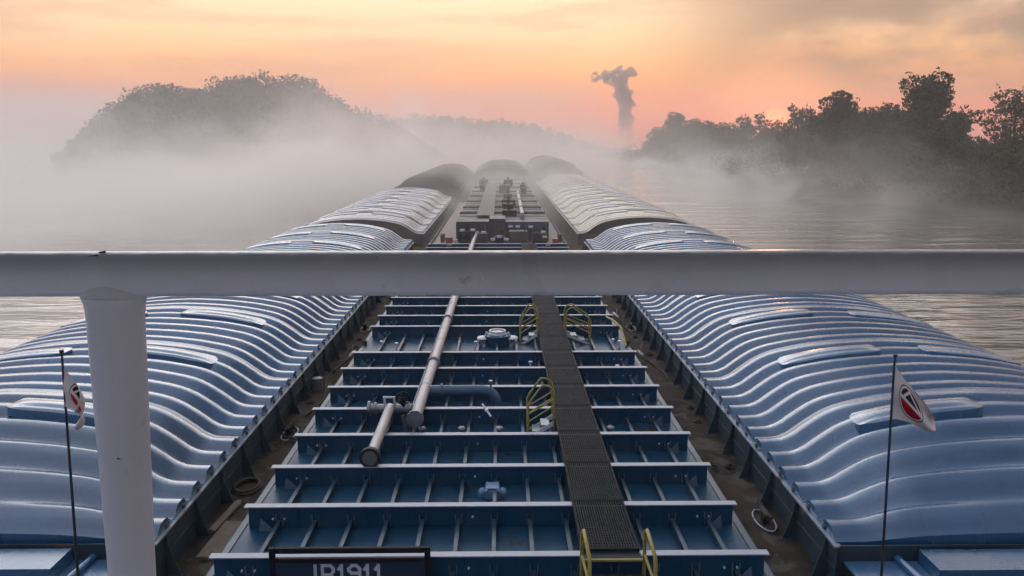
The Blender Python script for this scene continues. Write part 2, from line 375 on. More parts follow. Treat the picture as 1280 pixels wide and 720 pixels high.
# ------------------------------------------------------------------ trees on the right bank
def make_tree(seed, H, W, nl, size, m_leaf, style):
    """returns trunk mesh, crown mesh for a tree of height H and crown width W"""
    rg = random.Random(seed); tb = MB(); cb = MB()
    th = H * (.78 if style != 'open' else .82)
    def wob(k): return Vector((rg.uniform(-1, 1), rg.uniform(-1, 1), 0)) * .02 * H
    pts = [Vector((0, 0, -.6))] + [Vector((0, 0, th * t)) + wob(t) for t in (.15, .35, .55, .75, 1)]
    tb.tube(pts, [H * .022, H * .018, H * .015, H * .011, H * .007, H * .002], 7)
    lobes = []
    nb = 15 if style == 'open' else 19
    for i in range(nb):
        t = .2 + .8 * (i + rg.random() * .6) / nb
        a = i * 2.4 + rg.uniform(-.4, .4)
        if style == 'tall': prof = math.sin(min(1, (1.08 - t) * 1.9) * math.pi / 2) * (.75 + .25 * math.sin(t * 9 + seed))
        elif style == 'open': prof = .55 + .5 * math.sin(t * math.pi)
        elif style == 'spiky': prof = .9 - .6 * t
        else: prof = math.sin(max(.12, min(1, (1.1 - t) * 1.45)) * math.pi / 2)
        r = W * .5 * prof * rg.uniform(.5, .82)
        base = Vector((0, 0, th * (t * .75))); tip = Vector((math.cos(a) * r, math.sin(a) * r, H * (t * .93 - (.02 if style != 'spiky' else -.02))))
        mid = (base + tip) * .5 + Vector((0, 0, -.02 * H))
        tb.tube([base, mid, tip], [H * .008 * (1.1 - t * .6), H * .005, H * .0015], 5)
        lr = W * .5 * rg.uniform(.28, .46) * (1.08 - .25 * t)
        lobes.append((tip, lr)); lobes.append(((mid + tip) * .5, lr * .8))
    tot = sum(l[1] ** 2 for l in lobes)
    for c, lr in lobes:
        k = int(nl * lr * lr / tot)
        if style == 'open': leaves(cb, c, (lr * 1.1, lr * 1.1, lr * .55), k, size, rg)
        elif style == 'spiky':
            leaves(cb, c, (lr * .9, lr * .9, lr * .5), k, size, rg)
        else: leaves(cb, c, (lr * 1.05, lr * 1.05, lr * .72), k, size, rg)
        # twigs poking out of the outline
        for _ in range(3):
            d = Vector((rg.gauss(0, 1), rg.gauss(0, 1), abs(rg.gauss(0, .8)) + .2)).normalized()
            e = Vector(c) + d * lr * rg.uniform(.85, 1.12)
            leaves(cb, e, (lr * .22, lr * .22, lr * .22), max(3, int(k * .03)), size * .8, rg)
    return tb.mesh('trunk', M_trunkwood), cb.mesh('crown', m_leaf)
TREES = {
    'tall': make_tree(11, 22, 15, 16000, .36, M_leaf, 'tall'),
    'open': make_tree(12, 18, 15, 7500, .32, M_leaf2, 'open'),
    'spiky': make_tree(13, 14, 8, 2200, .38, M_leaf, 'spiky'),
    'round': make_tree(14, 20, 15, 12000, .38, M_leaf3, 'round'),
    'broad': make_tree(15, 17, 17, 12000, .38, M_leaf, 'round'),
    'loose': make_tree(16, 18, 12, 5000, .36, M_leaf, 'open'),
}
DIM = {'tall': (22, 15), 'open': (18, 15), 'spiky': (14, 8), 'round': (20, 15), 'broad': (17, 17), 'loose': (18, 12)}
def tree(kind, x, D, ytop, w, label, group=None, rot=0.0):
    X = px(x, D); Z = 1.2; H = pz(ytop, D) - Z; sh = H / DIM[kind][0]; sw = w / DIM[kind][1]
    t = empty({'spiky': 'young_tree'}.get(kind, 'riverbank_tree'), (X, D, Z), label, 'tree', group)
    t.rotation_euler.z = rot
    for nm, me in (('trunk', TREES[kind][0]), ('crown', TREES[kind][1])):
        o = link(nm, me, t); o.scale = (sw, sw, sh)
    return t
GR = 'trees along the right bank'
tree('tall', 1152, 146, 86, 15.5, 'tallest dark tree of the right bank with a broad shaggy crown', GR, .3)
tree('open', 1262, 124, 107, 14.5, 'airy open-crowned tree at the right edge of the photo', GR, 1.2)
tree('spiky', 1193, 136, 134, 8, 'small spiky tree in the gap between the tallest tree and the airy one', GR, 0)
tree('round', 1042, 184, 111, 15, 'broad round-topped dark tree just right of the sun glow', GR, 2)
tree('loose', 992, 205, 126, 9, 'thin half-bare tree beside the orange sun glow', GR, .7)
tree('loose', 938, 240, 138, 12, 'bushy-topped tree just left of the orange sun glow', GR, 2.7)
tree('loose', 968, 232, 146, 7, 'scrubby little tree straddling the orange sun glow', GR, 1.9)
tree('round', 842, 350, 139, 17, 'last tall tree at the far foggy end of the right bank', GR, 4)
LOW = 'dark tree in the low foggy row along the right bank'
for kind, x, D, y, w in [('broad', 1095, 168, 132, 13), ('broad', 1074, 178, 133, 12), ('broad', 1112, 160, 128, 12), ('loose', 1015, 195, 130, 8),
                         ('broad', 905, 272, 152, 14), ('broad', 880, 295, 150, 15), ('round', 862, 320, 147, 14), ('broad', 822, 385, 158, 15),
                         ('broad', 1010, 215, 148, 15), ('broad', 958, 240, 159, 13), ('broad', 920, 262, 156, 14), ('broad', 1225, 150, 172, 16), ('broad', 1180, 150, 172, 14),
                         ('broad', 1275, 138, 166, 16), ('broad', 1130, 172, 150, 16), ('broad', 1060, 200, 142, 16), ('broad', 850, 400, 158, 20), ('broad', 895, 330, 160, 18), ('broad', 985, 240, 160, 15)]:
    tree(kind, x, D, y, w, LOW, 'low trees along the right bank', rnd.uniform(0, 6))
# undergrowth that fills the bank below the crowns
rg = random.Random(21); mb = MB()
for i in range(330):
    y = 96 + 330 * (i / 330) ** 1.2; e = bank_edge(y); d = rg.uniform(-1.5, 22); h = rg.uniform(3, 7.5) + d * .18
    leaves(mb, (e + d, y + rg.uniform(-3, 3), 1.0 + h * .45), (rg.uniform(2.5, 4.5), 3.5, h * .55), 130, .42, rg)
tag(mb.build('bank_undergrowth', M_leaf3), 'dark undergrowth massed along the right river bank', 'undergrowth', kind='stuff')

# ------------------------------------------------------------------ steam plume
def plume():
    D = 600; b = bmesh.new()
    rg = random.Random(5)
    for x, y, r in [(779, 174, 9), (779, 166, 8), (779, 158, 8), (779, 150, 8), (778, 143, 7.5), (778, 136, 8), (779, 129, 9), (776, 121, 8.5), (783, 121, 5), (769, 121, 5), (773, 113, 7.5), (771, 106, 7.5), (764, 103, 6.5), (757, 101, 7), (752, 97, 4.5), (754, 106, 4.5),
                    (769, 95, 5), (770, 90, 3.2), (777, 97, 5.5), (783, 94, 4.5), (787, 96, 2.6), (763, 96, 4), (745, 101, 2.8), (741, 103, 2.2), (740, 98, 1.6), (748, 102, 1.8)]:
        m = bmesh.ops.create_icosphere(b, subdivisions=3, radius=r * 1.0 * D / 1000)
        for v in m['verts']:
            v.co += Vector((px(x, D), D + rg.uniform(-4, 4) * .3, pz(y, D))) - Vector((0, 0, 0))
    me = bpy.data.meshes.new('steam_plume'); b.to_mesh(me); b.free()
    o = bpy.data.objects.new('steam_plume', me); COL.objects.link(o)
    md = o.modifiers.new('r', 'REMESH'); md.mode = 'VOXEL'; md.voxel_size = .7
    dg = bpy.context.evaluated_depsgraph_get(); me2 = bpy.data.meshes.new_from_object(o.evaluated_get(dg))
    o.modifiers.clear(); o.data = me2
    me2.calc_loop_triangles(); cs = [(v, v.co.copy(), v.normal.copy()) for v in me2.vertices]
    for v, c, n_ in cs:
        v.co = c + n_ * (2.6 * noise.noise(c * .17) + 1.6 * noise.noise(c * .4 + Vector((9, 3, 1))) + .8 * noise.noise(c * .9) + .9)
    m = bpy.data.materials.new('steam'); m.use_nodes = True; t = m.node_tree; t.nodes.remove(t.nodes['Principled BSDF'])
    pv = t.nodes.new('ShaderNodeVolumePrincipled'); pv.inputs['Color'].default_value = (.62, .57, .58, 1); pv.inputs['Anisotropy'].default_value = .1
    tcp = t.nodes.new('ShaderNodeTexCoord'); nzp = t.nodes.new('ShaderNodeTexNoise'); nzp.inputs['Scale'].default_value = .16; nzp.inputs['Detail'].default_value = 3; t.links.new(tcp.outputs['Object'], nzp.inputs[0])
    mrp = t.nodes.new('ShaderNodeMapRange'); mrp.interpolation_type = 'SMOOTHSTEP'; mrp.inputs[1].default_value = .25; mrp.inputs[2].default_value = .48; mrp.inputs[4].default_value = .30; t.links.new(nzp.outputs[0], mrp.inputs[0])
    spz = t.nodes.new('ShaderNodeSeparateXYZ'); t.links.new(tcp.outputs['Object'], spz.inputs[0])
    mrz = t.nodes.new('ShaderNodeMapRange'); mrz.interpolation_type = 'SMOOTHSTEP'; mrz.inputs[1].default_value = 4; mrz.inputs[2].default_value = 40; t.links.new(spz.outputs[2], mrz.inputs[0])
    mlz = t.nodes.new('ShaderNodeMath'); mlz.operation = 'MULTIPLY'; t.links.new(mrp.outputs[0], mlz.inputs[0]); t.links.new(mrz.outputs[0], mlz.inputs[1]); t.links.new(mlz.outputs[0], pv.inputs['Density'])
    m.cycles.volume_step_rate = .3
    t.links.new(pv.outputs[0], t.nodes['Material Output'].inputs['Volume'])
    me2.materials.clear(); me2.materials.append(m)
    tag(o, 'grey mushroom-topped steam plume against the orange sky above the far ridge', 'steam plume')
plume()

# ------------------------------------------------------------------ hopper barges
def cover_profile(W, rise):
    k = rise / 1.22; s = W / 10.2
    pts = [(0, 0), (.45, .015), (.7, .10), (1.0, .32), (1.5, .66), (1.9, .83), (2.4, .955), (3.0, 1.07), (3.8, 1.16), (4.6, 1.205), (5.1, 1.22)]
    f = hermite([(a * s, b * k) for a, b in pts])
    return lambda x: f(x if x <= W / 2 else W - x)
def panel_mesh(W, rise, ln, ribs, amp, m, end=False, per=10, nx=56, seed=0, seam=(.10, .16, .8)):
    """one corrugated cover panel; x 0..W, y 0..ln"""
    prof = cover_profile(W, rise); mb = MB(); rg = random.Random(seed)
    xs = [W * (.5 - .5 * math.cos(math.pi * i / nx)) * .55 + W * i / nx * .45 for i in range(nx + 1)]
    n = ribs * per; rows = []
    cen = [(i + .5) / ribs for i in range(ribs)]
    for j in range(n + 1):
        t = j / n; y = t * ln; ph = t * ribs
        c = .5 + .5 * math.cos(2 * math.pi * (ph - .5))
        h = min(1, c / .72); h = amp * (.75 * h * h * (3 - 2 * h) + .25 * c)
        row = []
        for x in xs:
            u = x / W; e = min(u, 1 - u) * W
            crown = min(1, max(0, (e - 1.0) / 2.2))
            a = h * (1 - .25 * crown)
            if end and y < 3.2:                                    # the end cover flattens into a plain curved sheet
                q = 1 - (y / 3.2); q = q * q * (3 - 2 * q); a *= 1 - .75 * q * (.25 + .75 * crown)
            # overlap seam: a second thin bead on the joint between panels
            s_ = max(0, 1 - abs(t * ln - (ln - seam[0])) / seam[1]); a = max(a, amp * seam[2] * math.sqrt(s_))
            drop = 0
            if end and y < 3.6:                                    # and slopes down to the end coaming
                q = 1 - y / 3.6; drop = prof(x) * .86 * q ** 1.7
            row.append((x, y, prof(x) + a - drop))
        rows.append(row)
    mb.grid(rows)
    # foot flange closing the edge, and the end lip
    mb.grid([[(rows[j][k][0], rows[j][k][1], -.10 if q else rows[j][k][2]) for q in (0, 1)] for j in range(n + 1) for k in (0,)], smooth=False)
    mb.grid([[(rows[j][nx][0], rows[j][nx][1], -.10 if q else rows[j][nx][2]) for q in (1, 0)] for j in range(n + 1)], smooth=False)
    if end: mb.grid([[(p[0], p[1], p[2] - d) for p in rows[0]] for d in (.34, 0)], smooth=False)
    return mb.mesh('cover_panel', m)
def lid_mesh(W, rise, xc, lx, ly, amp, m, hgt=.10):
    """scoop-like rounded lid lying across the crown"""
    prof = cover_profile(W, rise); mb = MB(); nx, ny = 22, 12; rows = []
    for j in range(ny + 1):
        v = -1 + 2 * j / ny; row = []
        for i in range(nx + 1):
            u = -1 + 2 * i / nx
            r = (abs(u) ** 7 + abs(v) ** 5) ** (1 / 6)
            uu, vv = (u, v) if r <= 1 else (u / r, v / r)
            e = max(abs(uu) ** 6, abs(vv) ** 4)
            x = xc + uu * lx / 2; y = vv * ly / 2
            z = prof(min(max(x, 0), W)) + amp * .78 + hgt * (1 - .75 * e) - .035 * math.exp(-((abs(vv) - .55) / .18) ** 2) * (1 - abs(uu) ** 6)
            row.append((x, y, z))
        rows.append(row)
    mb.grid(rows)
    rim = [rows[0][i] for i in range(nx + 1)] + [rows[j][nx] for j in range(1, ny + 1)] + [rows[ny][i] for i in range(nx - 1, -1, -1)] + [rows[j][0] for j in range(ny - 1, 0, -1)]
    rim.append(rim[0])
    mb.grid([[(p[0], p[1], p[2] - amp * .75 - hgt * .35) for p in rim], rim], smooth=False)
    return mb.mesh('hatch_lid', m)

def hopper(name, label, side, x_in, y0, y1, c0, c1, dz, style, np_, mats, group, W=10.2, rise=1.22, amp=.215, ribs=6, detail=True, foot=2.8, gun=.85, deckz=1.9, lidm=None):
    """x_in: lateral position of the inner coaming; side +1 right of the tank barge, -1 left. Built as a right-hand barge and mirrored by y-rotation-free lateral flips."""
    mcov, mlid, mco = mats; mlid = lidm or mlid
    e = empty(name, (x_in, y0, dz), label, 'barge', group)
    S = side
    def X(a): return S * a                                     # a measured outward from the inner coaming
    def sbox(b, a0, a1, ya, yb, z0, z1, mi=0): b.box(min(X(a0), X(a1)), max(X(a0), X(a1)), ya, yb, z0, z1, mi)
    Lh = y1 - y0; ca, cb_ = c0 - y0, c1 - y0
    h = MB()
    poly = [(0, deckz), (0, 1.2), (1.5, .2), (4, -.8), (Lh - 4, -.8), (Lh - 1.5, .2), (Lh, 1.2), (Lh, deckz)]
    h.prism(poly, 'x', X(-gun), X(W + gun)); h.build('hull', M_hull, e, True)
    d = MB(); sbox(d, -gun, W + gun, 0, Lh, deckz, deckz + .02)
    d.build('gunwale_deck', M_rust, e)
    c = MB()
    for a in (0, W):
        sbox(c, a - .02, a + .02, ca - .1, cb_ + .1, deckz + .02, foot - .06)
        sbox(c, a - .045 if a == 0 else a - .02, a + .02 if a == 0 else a + .045, ca - .1, cb_ + .1, foot - .52, foot - .46)
    for y in (ca - .12, cb_ + .08): sbox(c, .02, W - .02, y, y + .04, deckz + .02, foot - .02)
    c.build('coaming', mco, e)
    t = MB()
    for a in (0, W): sbox(t, a - .075, a + .055, ca - .12, cb_ + .12, foot - .06, foot - .025)
    t.build('coaming_rim', M_edge, e)
    # triangular stay brackets outside the coaming
    if detail:
        bm = MB(); s = -S
        bm.prism([(s * .02, deckz + .02), (s * .30, deckz + .02), (s * .27, deckz + .10), (s * .11, foot - .30), (s * .075, foot - .07), (s * .02, foot - .07)], 'y', -.015, .015)
        bm.box(min(s * .05, s * .32), max(s * .05, s * .32), -.035, .035, deckz + .021, deckz + .035)
        me = bm.mesh('coaming_stay', mco)
        n = int((cb_ - ca) / 1.5)
        for i in range(n + 1):
            o = link('coaming_stay', me, e); o.location = (0, ca + .3 + i * 1.5, 0)
    # cover panels with lids
    ln = (cb_ - ca) / np_
    lids = [lid_mesh(W, rise, xc, 2.75, .78 * ln / 4.8, amp, mlid) for xc in (W / 2 - 1.95, W / 2 + 1.95)]
    base = panel_mesh(W, rise, ln, ribs, amp, mcov, per=10 if detail else 8, nx=56 if detail else 36, seam=(.10, .16, .8) if detail else (.40, .42, 1.7))
    endm = panel_mesh(W, rise, ln, ribs, amp, mcov, True, per=10 if detail else 8, nx=56 if detail else 36)
    for i in range(np_):
        o = link('cover_panel', endm if (i == 0 and detail) else base, e); o.location = (0, ca + i * ln, foot)
        if S < 0: o.scale = (-1, 1, 1)
        for k, l in enumerate(lids):
            q = link('hatch_lid', l, o); q.location = (0, ln * (.74 - (.06 if k else 0)) + rnd.uniform(-.12, .12), 0)
    if not detail:
        bh = MB(); pf = cover_profile(W, rise)
        pl = [(X(.02), deckz + .1)] + [(X(W * i / 24), foot + pf(W * i / 24) - .02) for i in range(25)] + [(X(W - .02), deckz + .1)]
        bh.prism(pl, 'y', ca + .02, ca + .1); bh.build('end_bulkhead', M_black if style == 'dark' else M_brown, e, True)
    else:
        # flat end deck inboard of the end cover: pale plate, raised bead and recess
        pt = MB(); sbox(pt, .1, W - .1, -1.0 + ca - 2.6, ca - .15, foot - .34, foot - .30); pt.build('end_plate', M_lid, e)
        for a in (1.05, 3.3, W - 3.3, W - 1.05):
            rb = MB(); rb.tube([(X(a), ca - .16, foot - .24), (X(a + (.25 if a < W / 2 else -.25)), ca - 3.2, foot - .24)], .07, 8); rb.build('end_bead', M_cover, e)
        ap = MB(); sbox(ap, 1.4, W - 1.4, ca - .9, ca - .2, foot - .30, foot - .05); ap.build('end_step', M_cover, e)
        # cover clamps along the foot, a few of them rusty
        cl = MB(); cl.box(min(X(-.02), X(.12)), max(X(-.02), X(.12)), -.05, .05, foot - .03, foot + .06)
        cl.tube([(X(.03), -.07, foot + .02), (X(.03), .07, foot + .09)], .022, 5); cl_me = cl.mesh('cover_clamp', M_brown)
        for i in range(int((cb_ - ca) / .8)):
            o = link('cover_clamp', cl_me, e); o.location = (0, ca + .55 + i * .8 + rnd.uniform(-.05, .05), 0)
        # kevels (mooring cleats) and small deck fittings on the inner gunwale
        for yy in (6.2 if S > 0 else 11.5, 24, 40):
            k = MB(); a = -.42
            k.box(X(a) - .06, X(a) + .06, yy - .12, yy - .04, deckz + .02, deckz + .20); k.box(X(a) - .06, X(a) + .06, yy + .04, yy + .12, deckz + .02, deckz + .20)
            k.tube([(X(a), yy - .42, deckz + .30), (X(a), yy - .2, deckz + .24), (X(a), yy + .2, deckz + .24), (X(a), yy + .42, deckz + .30)], [.04, .065, .065, .04], 8)
            k.build('kevel', M_rust, e)
            w = MB(); w.tube([(X(a) + .2 * math.cos(q * math.pi / 8) * (1 if abs(math.cos(q * math.pi / 8)) < .9 else 1), yy + .5 * math.sin(q * math.pi / 8), deckz + .04) for q in range(16)], .022, 6, closed=True)
            w.build('weld_ring', M_edge, e)
        for q in range(9):
            y = rnd.uniform(3, Lh - 6); g = MB(); a = -rnd.uniform(.3, .6)
            g.disc((X(a), y, deckz + .05), (0, 0, 1), .11, .06, 12); g.dome((X(a), y, deckz + .08), .07, .07, .05, 10, 3); g.build('deck_plug', M_rust, e)
    return e
HG = 'covered hopper barges in the tow'
bl = (M_cover, M_lid, M_coam)
hopper('hopper_barge', 'near right barge under blue ribbed cover, beside the flagpole leaning right', 1, 6.02, 9.6, 58.5, 13.25, 56.8, 0, 'blue', 9, bl, HG, gun=1.04)
hopper('hopper_barge', 'near left barge under blue ribbed cover, behind the thick rail post', -1, -6.27, 9.6, 58.5, 13.5, 56.7, 0, 'blue', 9, bl, HG, gun=.87)
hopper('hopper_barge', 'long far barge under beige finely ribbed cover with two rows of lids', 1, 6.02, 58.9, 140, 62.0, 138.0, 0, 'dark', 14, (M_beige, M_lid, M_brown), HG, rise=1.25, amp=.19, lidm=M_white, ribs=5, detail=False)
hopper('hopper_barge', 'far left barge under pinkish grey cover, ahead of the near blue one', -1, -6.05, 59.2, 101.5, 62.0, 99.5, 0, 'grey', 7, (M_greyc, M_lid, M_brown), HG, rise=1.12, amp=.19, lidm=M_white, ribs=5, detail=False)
dk = (M_darkc, M_darkc, M_brown)
hopper('hopper_barge', 'foremost right barge, a dark dome riding high in the fog', 1, 5.9, 140.8, 196, 143, 194, 1.75, 'dark', 10, dk, HG, W=8.6, rise=1.75, amp=.1, ribs=8, detail=False)
hopper('hopper_barge', 'foremost left barge, a wide dark shape blurred by fog', -1, -5.3, 102.2, 160, 104, 158, 1.1, 'dark', 11, dk, HG, W=8.4, rise=1.5, amp=.1, ribs=8, detail=False)
hopper('hopper_barge', 'foremost middle barge with low reddish cover, at the head of the tow', 1, -4.3, 140.5, 198, 142, 196, 1.75, 'dark', 11, (mat('reddish_fibreglass', (.085, .042, .038), .85, spec=.15), M_darkc, M_brown), HG, W=9.2, rise=.75, amp=.1, ribs=8, detail=False, gun=.7)

# ------------------------------------------------------------------ near tank barge
TX0, TX1 = -5.16, 4.73            # ends of the deck frames
FZ, DZ = 2.70, 2.20               # top of the frames, deck
SP = 1.975; Y0 = 13.1
tank = empty('tank_barge', (0, 8.2, 0), 'navy tank barge in the middle with rows of pale-topped deck beams and grating walkway', 'barge', 'tank barges in the tow')
OY = -8.2
def tb(mb_, name, m, parent=None, recalc=False):
    """build a part given in world coordinates under the tank barge"""
    o = mb_.build(name, m, parent or tank, recalc)
    if parent is None: o.location = (0, OY, 0)
    return o
h = MB(); h.prism([(8.2, DZ), (8.2, 1.3), (9.5, .1), (12, -.8), (52, -.8), (56, .2), (57.6, 1.4), (57.6, DZ)], 'x', -5.32, 4.90); tb(h, 'hull', M_hull, recalc=True)
d = MB(); d.box(-5.32, 4.90, 8.2, 57.6, DZ, DZ + .015); tb(d, 'deck', M_navy)
d = MB(); d.box(-5.29, -5.17, 12.2, 57.0, DZ + .019, DZ + .035); d.box(4.75, 4.87, 12.2, 57.0, DZ + .019, DZ + .035); tb(d, 'deck_edge_strip', mat('edge_paint', (.03, .06, .095), .4))
# longitudinal deck stiffeners
stx = [-4.48 + .72 * i for i in range(13)]
stx = [x for x in stx if x < 4.5]
me = None
for x in stx:
    b = MB(); b.box(-.012, .012, 12.4, 56.6, DZ + .015, DZ + .17); b.box(-.03, .05, 12.4, 56.6, DZ + .172, DZ + .19)
    if me is None: me = b.mesh('deck_stiffener', M_stiff)
    o = link('deck_stiffener', me, tank); o.location = (x, OY, 0)
WX0, WX1 = 1.42, 2.45             # walkway
# transverse web frames
idx = [i for i in range(23) if i != 8]
fb = MB()
fb.box(TX0 + .06, TX1 - .06, -.012, .012, DZ + .02, FZ - .022)
for x in stx:                                                  # collars either side of each stiffener, on both faces
    for s in (-1, 1):
        for dx_ in (-.055, .055): fb.prism([(x + dx_ - .007, DZ + .06), (x + dx_ + .007, DZ + .06), (x + dx_ * 1.25 + .007, DZ + .30), (x + dx_ * 1.25 - .007, DZ + .30)], 'y', .013 if s > 0 else -.06, .06 if s > 0 else -.013, 2)
for s, xe in ((1, TX0), (-1, TX1)):
    fb.prism([(xe + s * .30, DZ + .02), (xe + s * .62, DZ + .02), (xe + s * .34, DZ + .30)], 'y', -.17, -.15, 2)
    for q in (.55, .78): fb.disc((xe + s * q, -.03, DZ + .22), (0, 1, 0), .020, .04, 8, 1)
fb.disc((-.6, -.03, DZ + .24), (0, 1, 0), .022, .04, 8, 1)
for q in (-4.1, -2.0, .3, 3.2): fb.box(q - .006, q + .006, -.022, -.012, DZ + .02, FZ - .03, 0)
web_me = fb.mesh('web_frame', [M_navy, M_white, mat('collar_paint', (.09, .15, .21), .35)])
fl = MB(); fl.box(TX0, TX1, -.085, .085, FZ - .022, FZ)
fl_me = fl.mesh('flange', M_flange)
for i in idx:
    o = link('web_frame', web_me, tank); o.location = (rnd.uniform(-.015, .015), Y0 + SP * i + OY, 0); o.rotation_euler.z = rnd.uniform(-.0012, .0012)
    q = link('flange', fl_me, o)
# walkway panels of serrated grating
gm = MB(); n = 22; ln = SP - .03
for i in range(n):
    x = WX0 + .03 + (WX1 - WX0 - .06) * i / (n - 1); gm.box(x - .007, x + .007, 0, ln, 0, .045)
for j in range(20):
    y = ln * (j + .5) / 20; gm.box(WX0 + .02, WX1 - .02, y - .006, y + .006, .012, .03)
for x in (WX0, WX1 - .012): gm.box(x, x + .012, 0, ln, -.02, .055)
for y in (0, ln - .012): gm.box(WX0 + .012, WX1 - .012, y, y + .012, -.02, .052)
g_me = gm.mesh('walkway_panel', M_grate)
for i in range(0, 22):
    o = link('walkway_panel', g_me, tank); o.location = (0, Y0 + SP * i + OY + .015, FZ + .025)
pan = MB(); pan.box(WX0 + .03, WX1 - .03, Y0 + .02, Y0 + SP * 21.9, FZ - .30, FZ - .28); tb(pan, 'walkway_pan', M_grate)
sup = MB()
for i in idx[:-1]: sup.box(WX0 + .01, WX1 - .01, Y0 + SP * i - .05, Y0 + SP * i + .05, FZ + .002, FZ + .022)
tb(sup, 'walkway_bearer', M_grate)

def arc(c, r, a0, a1, n, plane='xz'):
    out = []
    for i in range(n + 1):
        a = R(a0 + (a1 - a0) * i / n)
        if plane == 'xz': out.append((c[0] + r * math.cos(a), c[1], c[2] + r * math.sin(a)))
        elif plane == 'yz': out.append((c[0], c[1] + r * math.cos(a), c[2] + r * math.sin(a)))
        else: out.append((c[0] + r * math.cos(a), c[1] + r * math.sin(a), c[2]))
    return out
def side_stairs(xa, xb, y0, y1):
    """steps from the deck at xa up to the walkway edge at xb, with a yellow hooped rail on each side"""
    s = 1 if xb > xa else -1
    st = empty('side_stairs', (0, OY, 0), None, None); st.parent = tank
    for y in (y0, y1):
        r = MB(); zt = FZ + .95; rr = .26
        pts = [(xa, y, DZ + .02), (xa, y, FZ + .42)]
        cx = xb - s * rr
        pts += [(xa + s * .08, y, FZ + .56), (cx - s * .12, y, zt - .08)]
        arcp = [(cx + s * rr * math.sin(R(a)), y, zt - rr + rr * math.cos(R(a))) for a in range(-15, 91, 15)]
        pts += arcp + [(xb, y, FZ - .25)]
        r.tube(pts, .028, 8)
        for k in (.34, .62): r.tube([(xa, y, FZ + .42 - k * .75), (xb, y, zt - rr - k * .62 + .1)], .02, 6)
        r.build('handrail', M_yellow, st)
    for y in (y0 + .05, y1 - .05):
        p = MB(); p.prism([(xa - s * .02, DZ + .02), (xa + s * .14, DZ + .02), (xb, FZ - .16), (xb, FZ - .03)], 'y', y - .012, y + .012); p.build('stringer', M_white, st, True)
    for k in range(2):
        t = (k + 1) / 3; x = xa + (xb - xa) * t; q = MB(); q.box(x - .11, x + .11, y0 + .063, y1 - .063, DZ + (FZ - DZ) * t - .015, DZ + (FZ - DZ) * t + .015); q.build('tread', M_steel, st)
    return st
side_stairs(.70, 1.38, 19.95, 20.6)
side_stairs(.74, 1.40, 29.75, 30.45)
side_stairs(3.42, 2.47, 29.75, 30.45)

# steps at the near end of the walkway with two yellow grab rails
es = empty('end_steps', (0, OY, 0), None, None); es.parent = tank
for x in (1.40, 2.50):
    r = MB(); r.tube([(x, 12.9, DZ - .1), (x, 12.9, FZ + .50), (x + .02, 12.84, FZ + .57), (x + .06, 12.3, FZ + .38), (x + .06, 12.22, FZ + .28), (x + .06, 12.2, DZ - .3)], .034, 10)
    r.tube([(x, 12.9, FZ + .08), (x + .06, 12.21, FZ - .08)], .026, 8); r.build('grab_rail', M_yellow, es)
for z, y in ((FZ + .02, 12.98), (FZ - .20, 12.66), (FZ - .42, 12.34)):
    q = MB(); q.box(1.44, 2.46, y - .12, y + .07, z - .02, z); q.box(1.44, 2.46, y - .16, y - .125, z - .035, z + .006, 1); q.build('tread', [M_grate, M_yellow], es)

# long pale cargo pipe on top of the frames, with flanges, strap and lead pipe
pz_ = FZ + .165
p = MB()
PX = lambda y: -2.22 + (y - 19.7) * .0075
p.tube([(PX(y), y, pz_) for y in (19.75, 26, 32, 40, 48, 57.2)], .15, 20); cp = tb(p, 'cargo_pipe', M_pipe)
for y in (24.9, 31.2, 37.5, 44, 50.5):
    f = MB(); f.disc((PX(y), y, pz_), (0, 1, 0), .215, .05, 20); f.disc((PX(y), y + .07, pz_), (0, 1, 0), .215, .04, 20); f.build('pipe_flange', M_steel, cp)
for y in (22.3, 27.6, 34):
    f = MB(); f.disc((PX(y), y, pz_), (0, 1, 0), .158, .04, 20); f.build('pipe_strap', M_steel, cp)
f = MB(); f.disc((PX(19.7), 19.68, pz_), (0, 1, 0), .225, .07, 24); f.disc((PX(19.7), 19.63, pz_), (0, 1, 0), .17, .02, 20)
for k in range(8): f.disc((PX(19.7) + .195 * math.cos(k * math.pi / 4), 19.63, pz_ + .195 * math.sin(k * math.pi / 4)), (0, 1, 0), .02, .05, 6)
f.build('blind_flange', M_steel, cp)
l = MB(); l.tube([(PX(y) - .22, y, FZ + .05) for y in (19.9, 32, 44, 56)], .022, 8); tb(l, 'vapour_line', M_pipeb)
# supports below pipe
sp_ = MB()
for i in idx:
    y = Y0 + SP * i
    if 19.5 < y < 57: sp_.box(PX(y) - .12, PX(y) + .12, y - .05, y + .05, FZ + .002, FZ + .03)
tb(sp_, 'pipe_saddle', M_steel)
# branch pipe with an elbow down into the deck
b = MB(); b.tube([(PX(22.3) + .12, 22.25, FZ + .10), (-.55, 22.25, FZ + .10)] + [(-.55 + .42 * math.sin(R(a)), 22.25, FZ + .10 - .42 + .42 * math.cos(R(a))) for a in range(15, 91, 15)] + [(-.13, 22.25, DZ + .02)], .15, 16)
br = tb(b, 'branch_pipe', M_pipeb)
f = MB(); f.disc((-1.72, 22.25, FZ + .1), (1, 0, 0), .2, .06, 18); f.disc((-.13, 22.25, DZ + .05), (0, 0, 1), .24, .05, 18); f.build('pipe_flange', M_pipeb, br)
f = MB(); f.tube([(-.30, 22.05, FZ + .24), (-.30, 22.05, FZ + .42)], .03, 8); f.disc((-.30, 22.05, FZ + .43), (0, 0, 1), .06, .04, 10); f.build('vent_valve', M_steel, br)
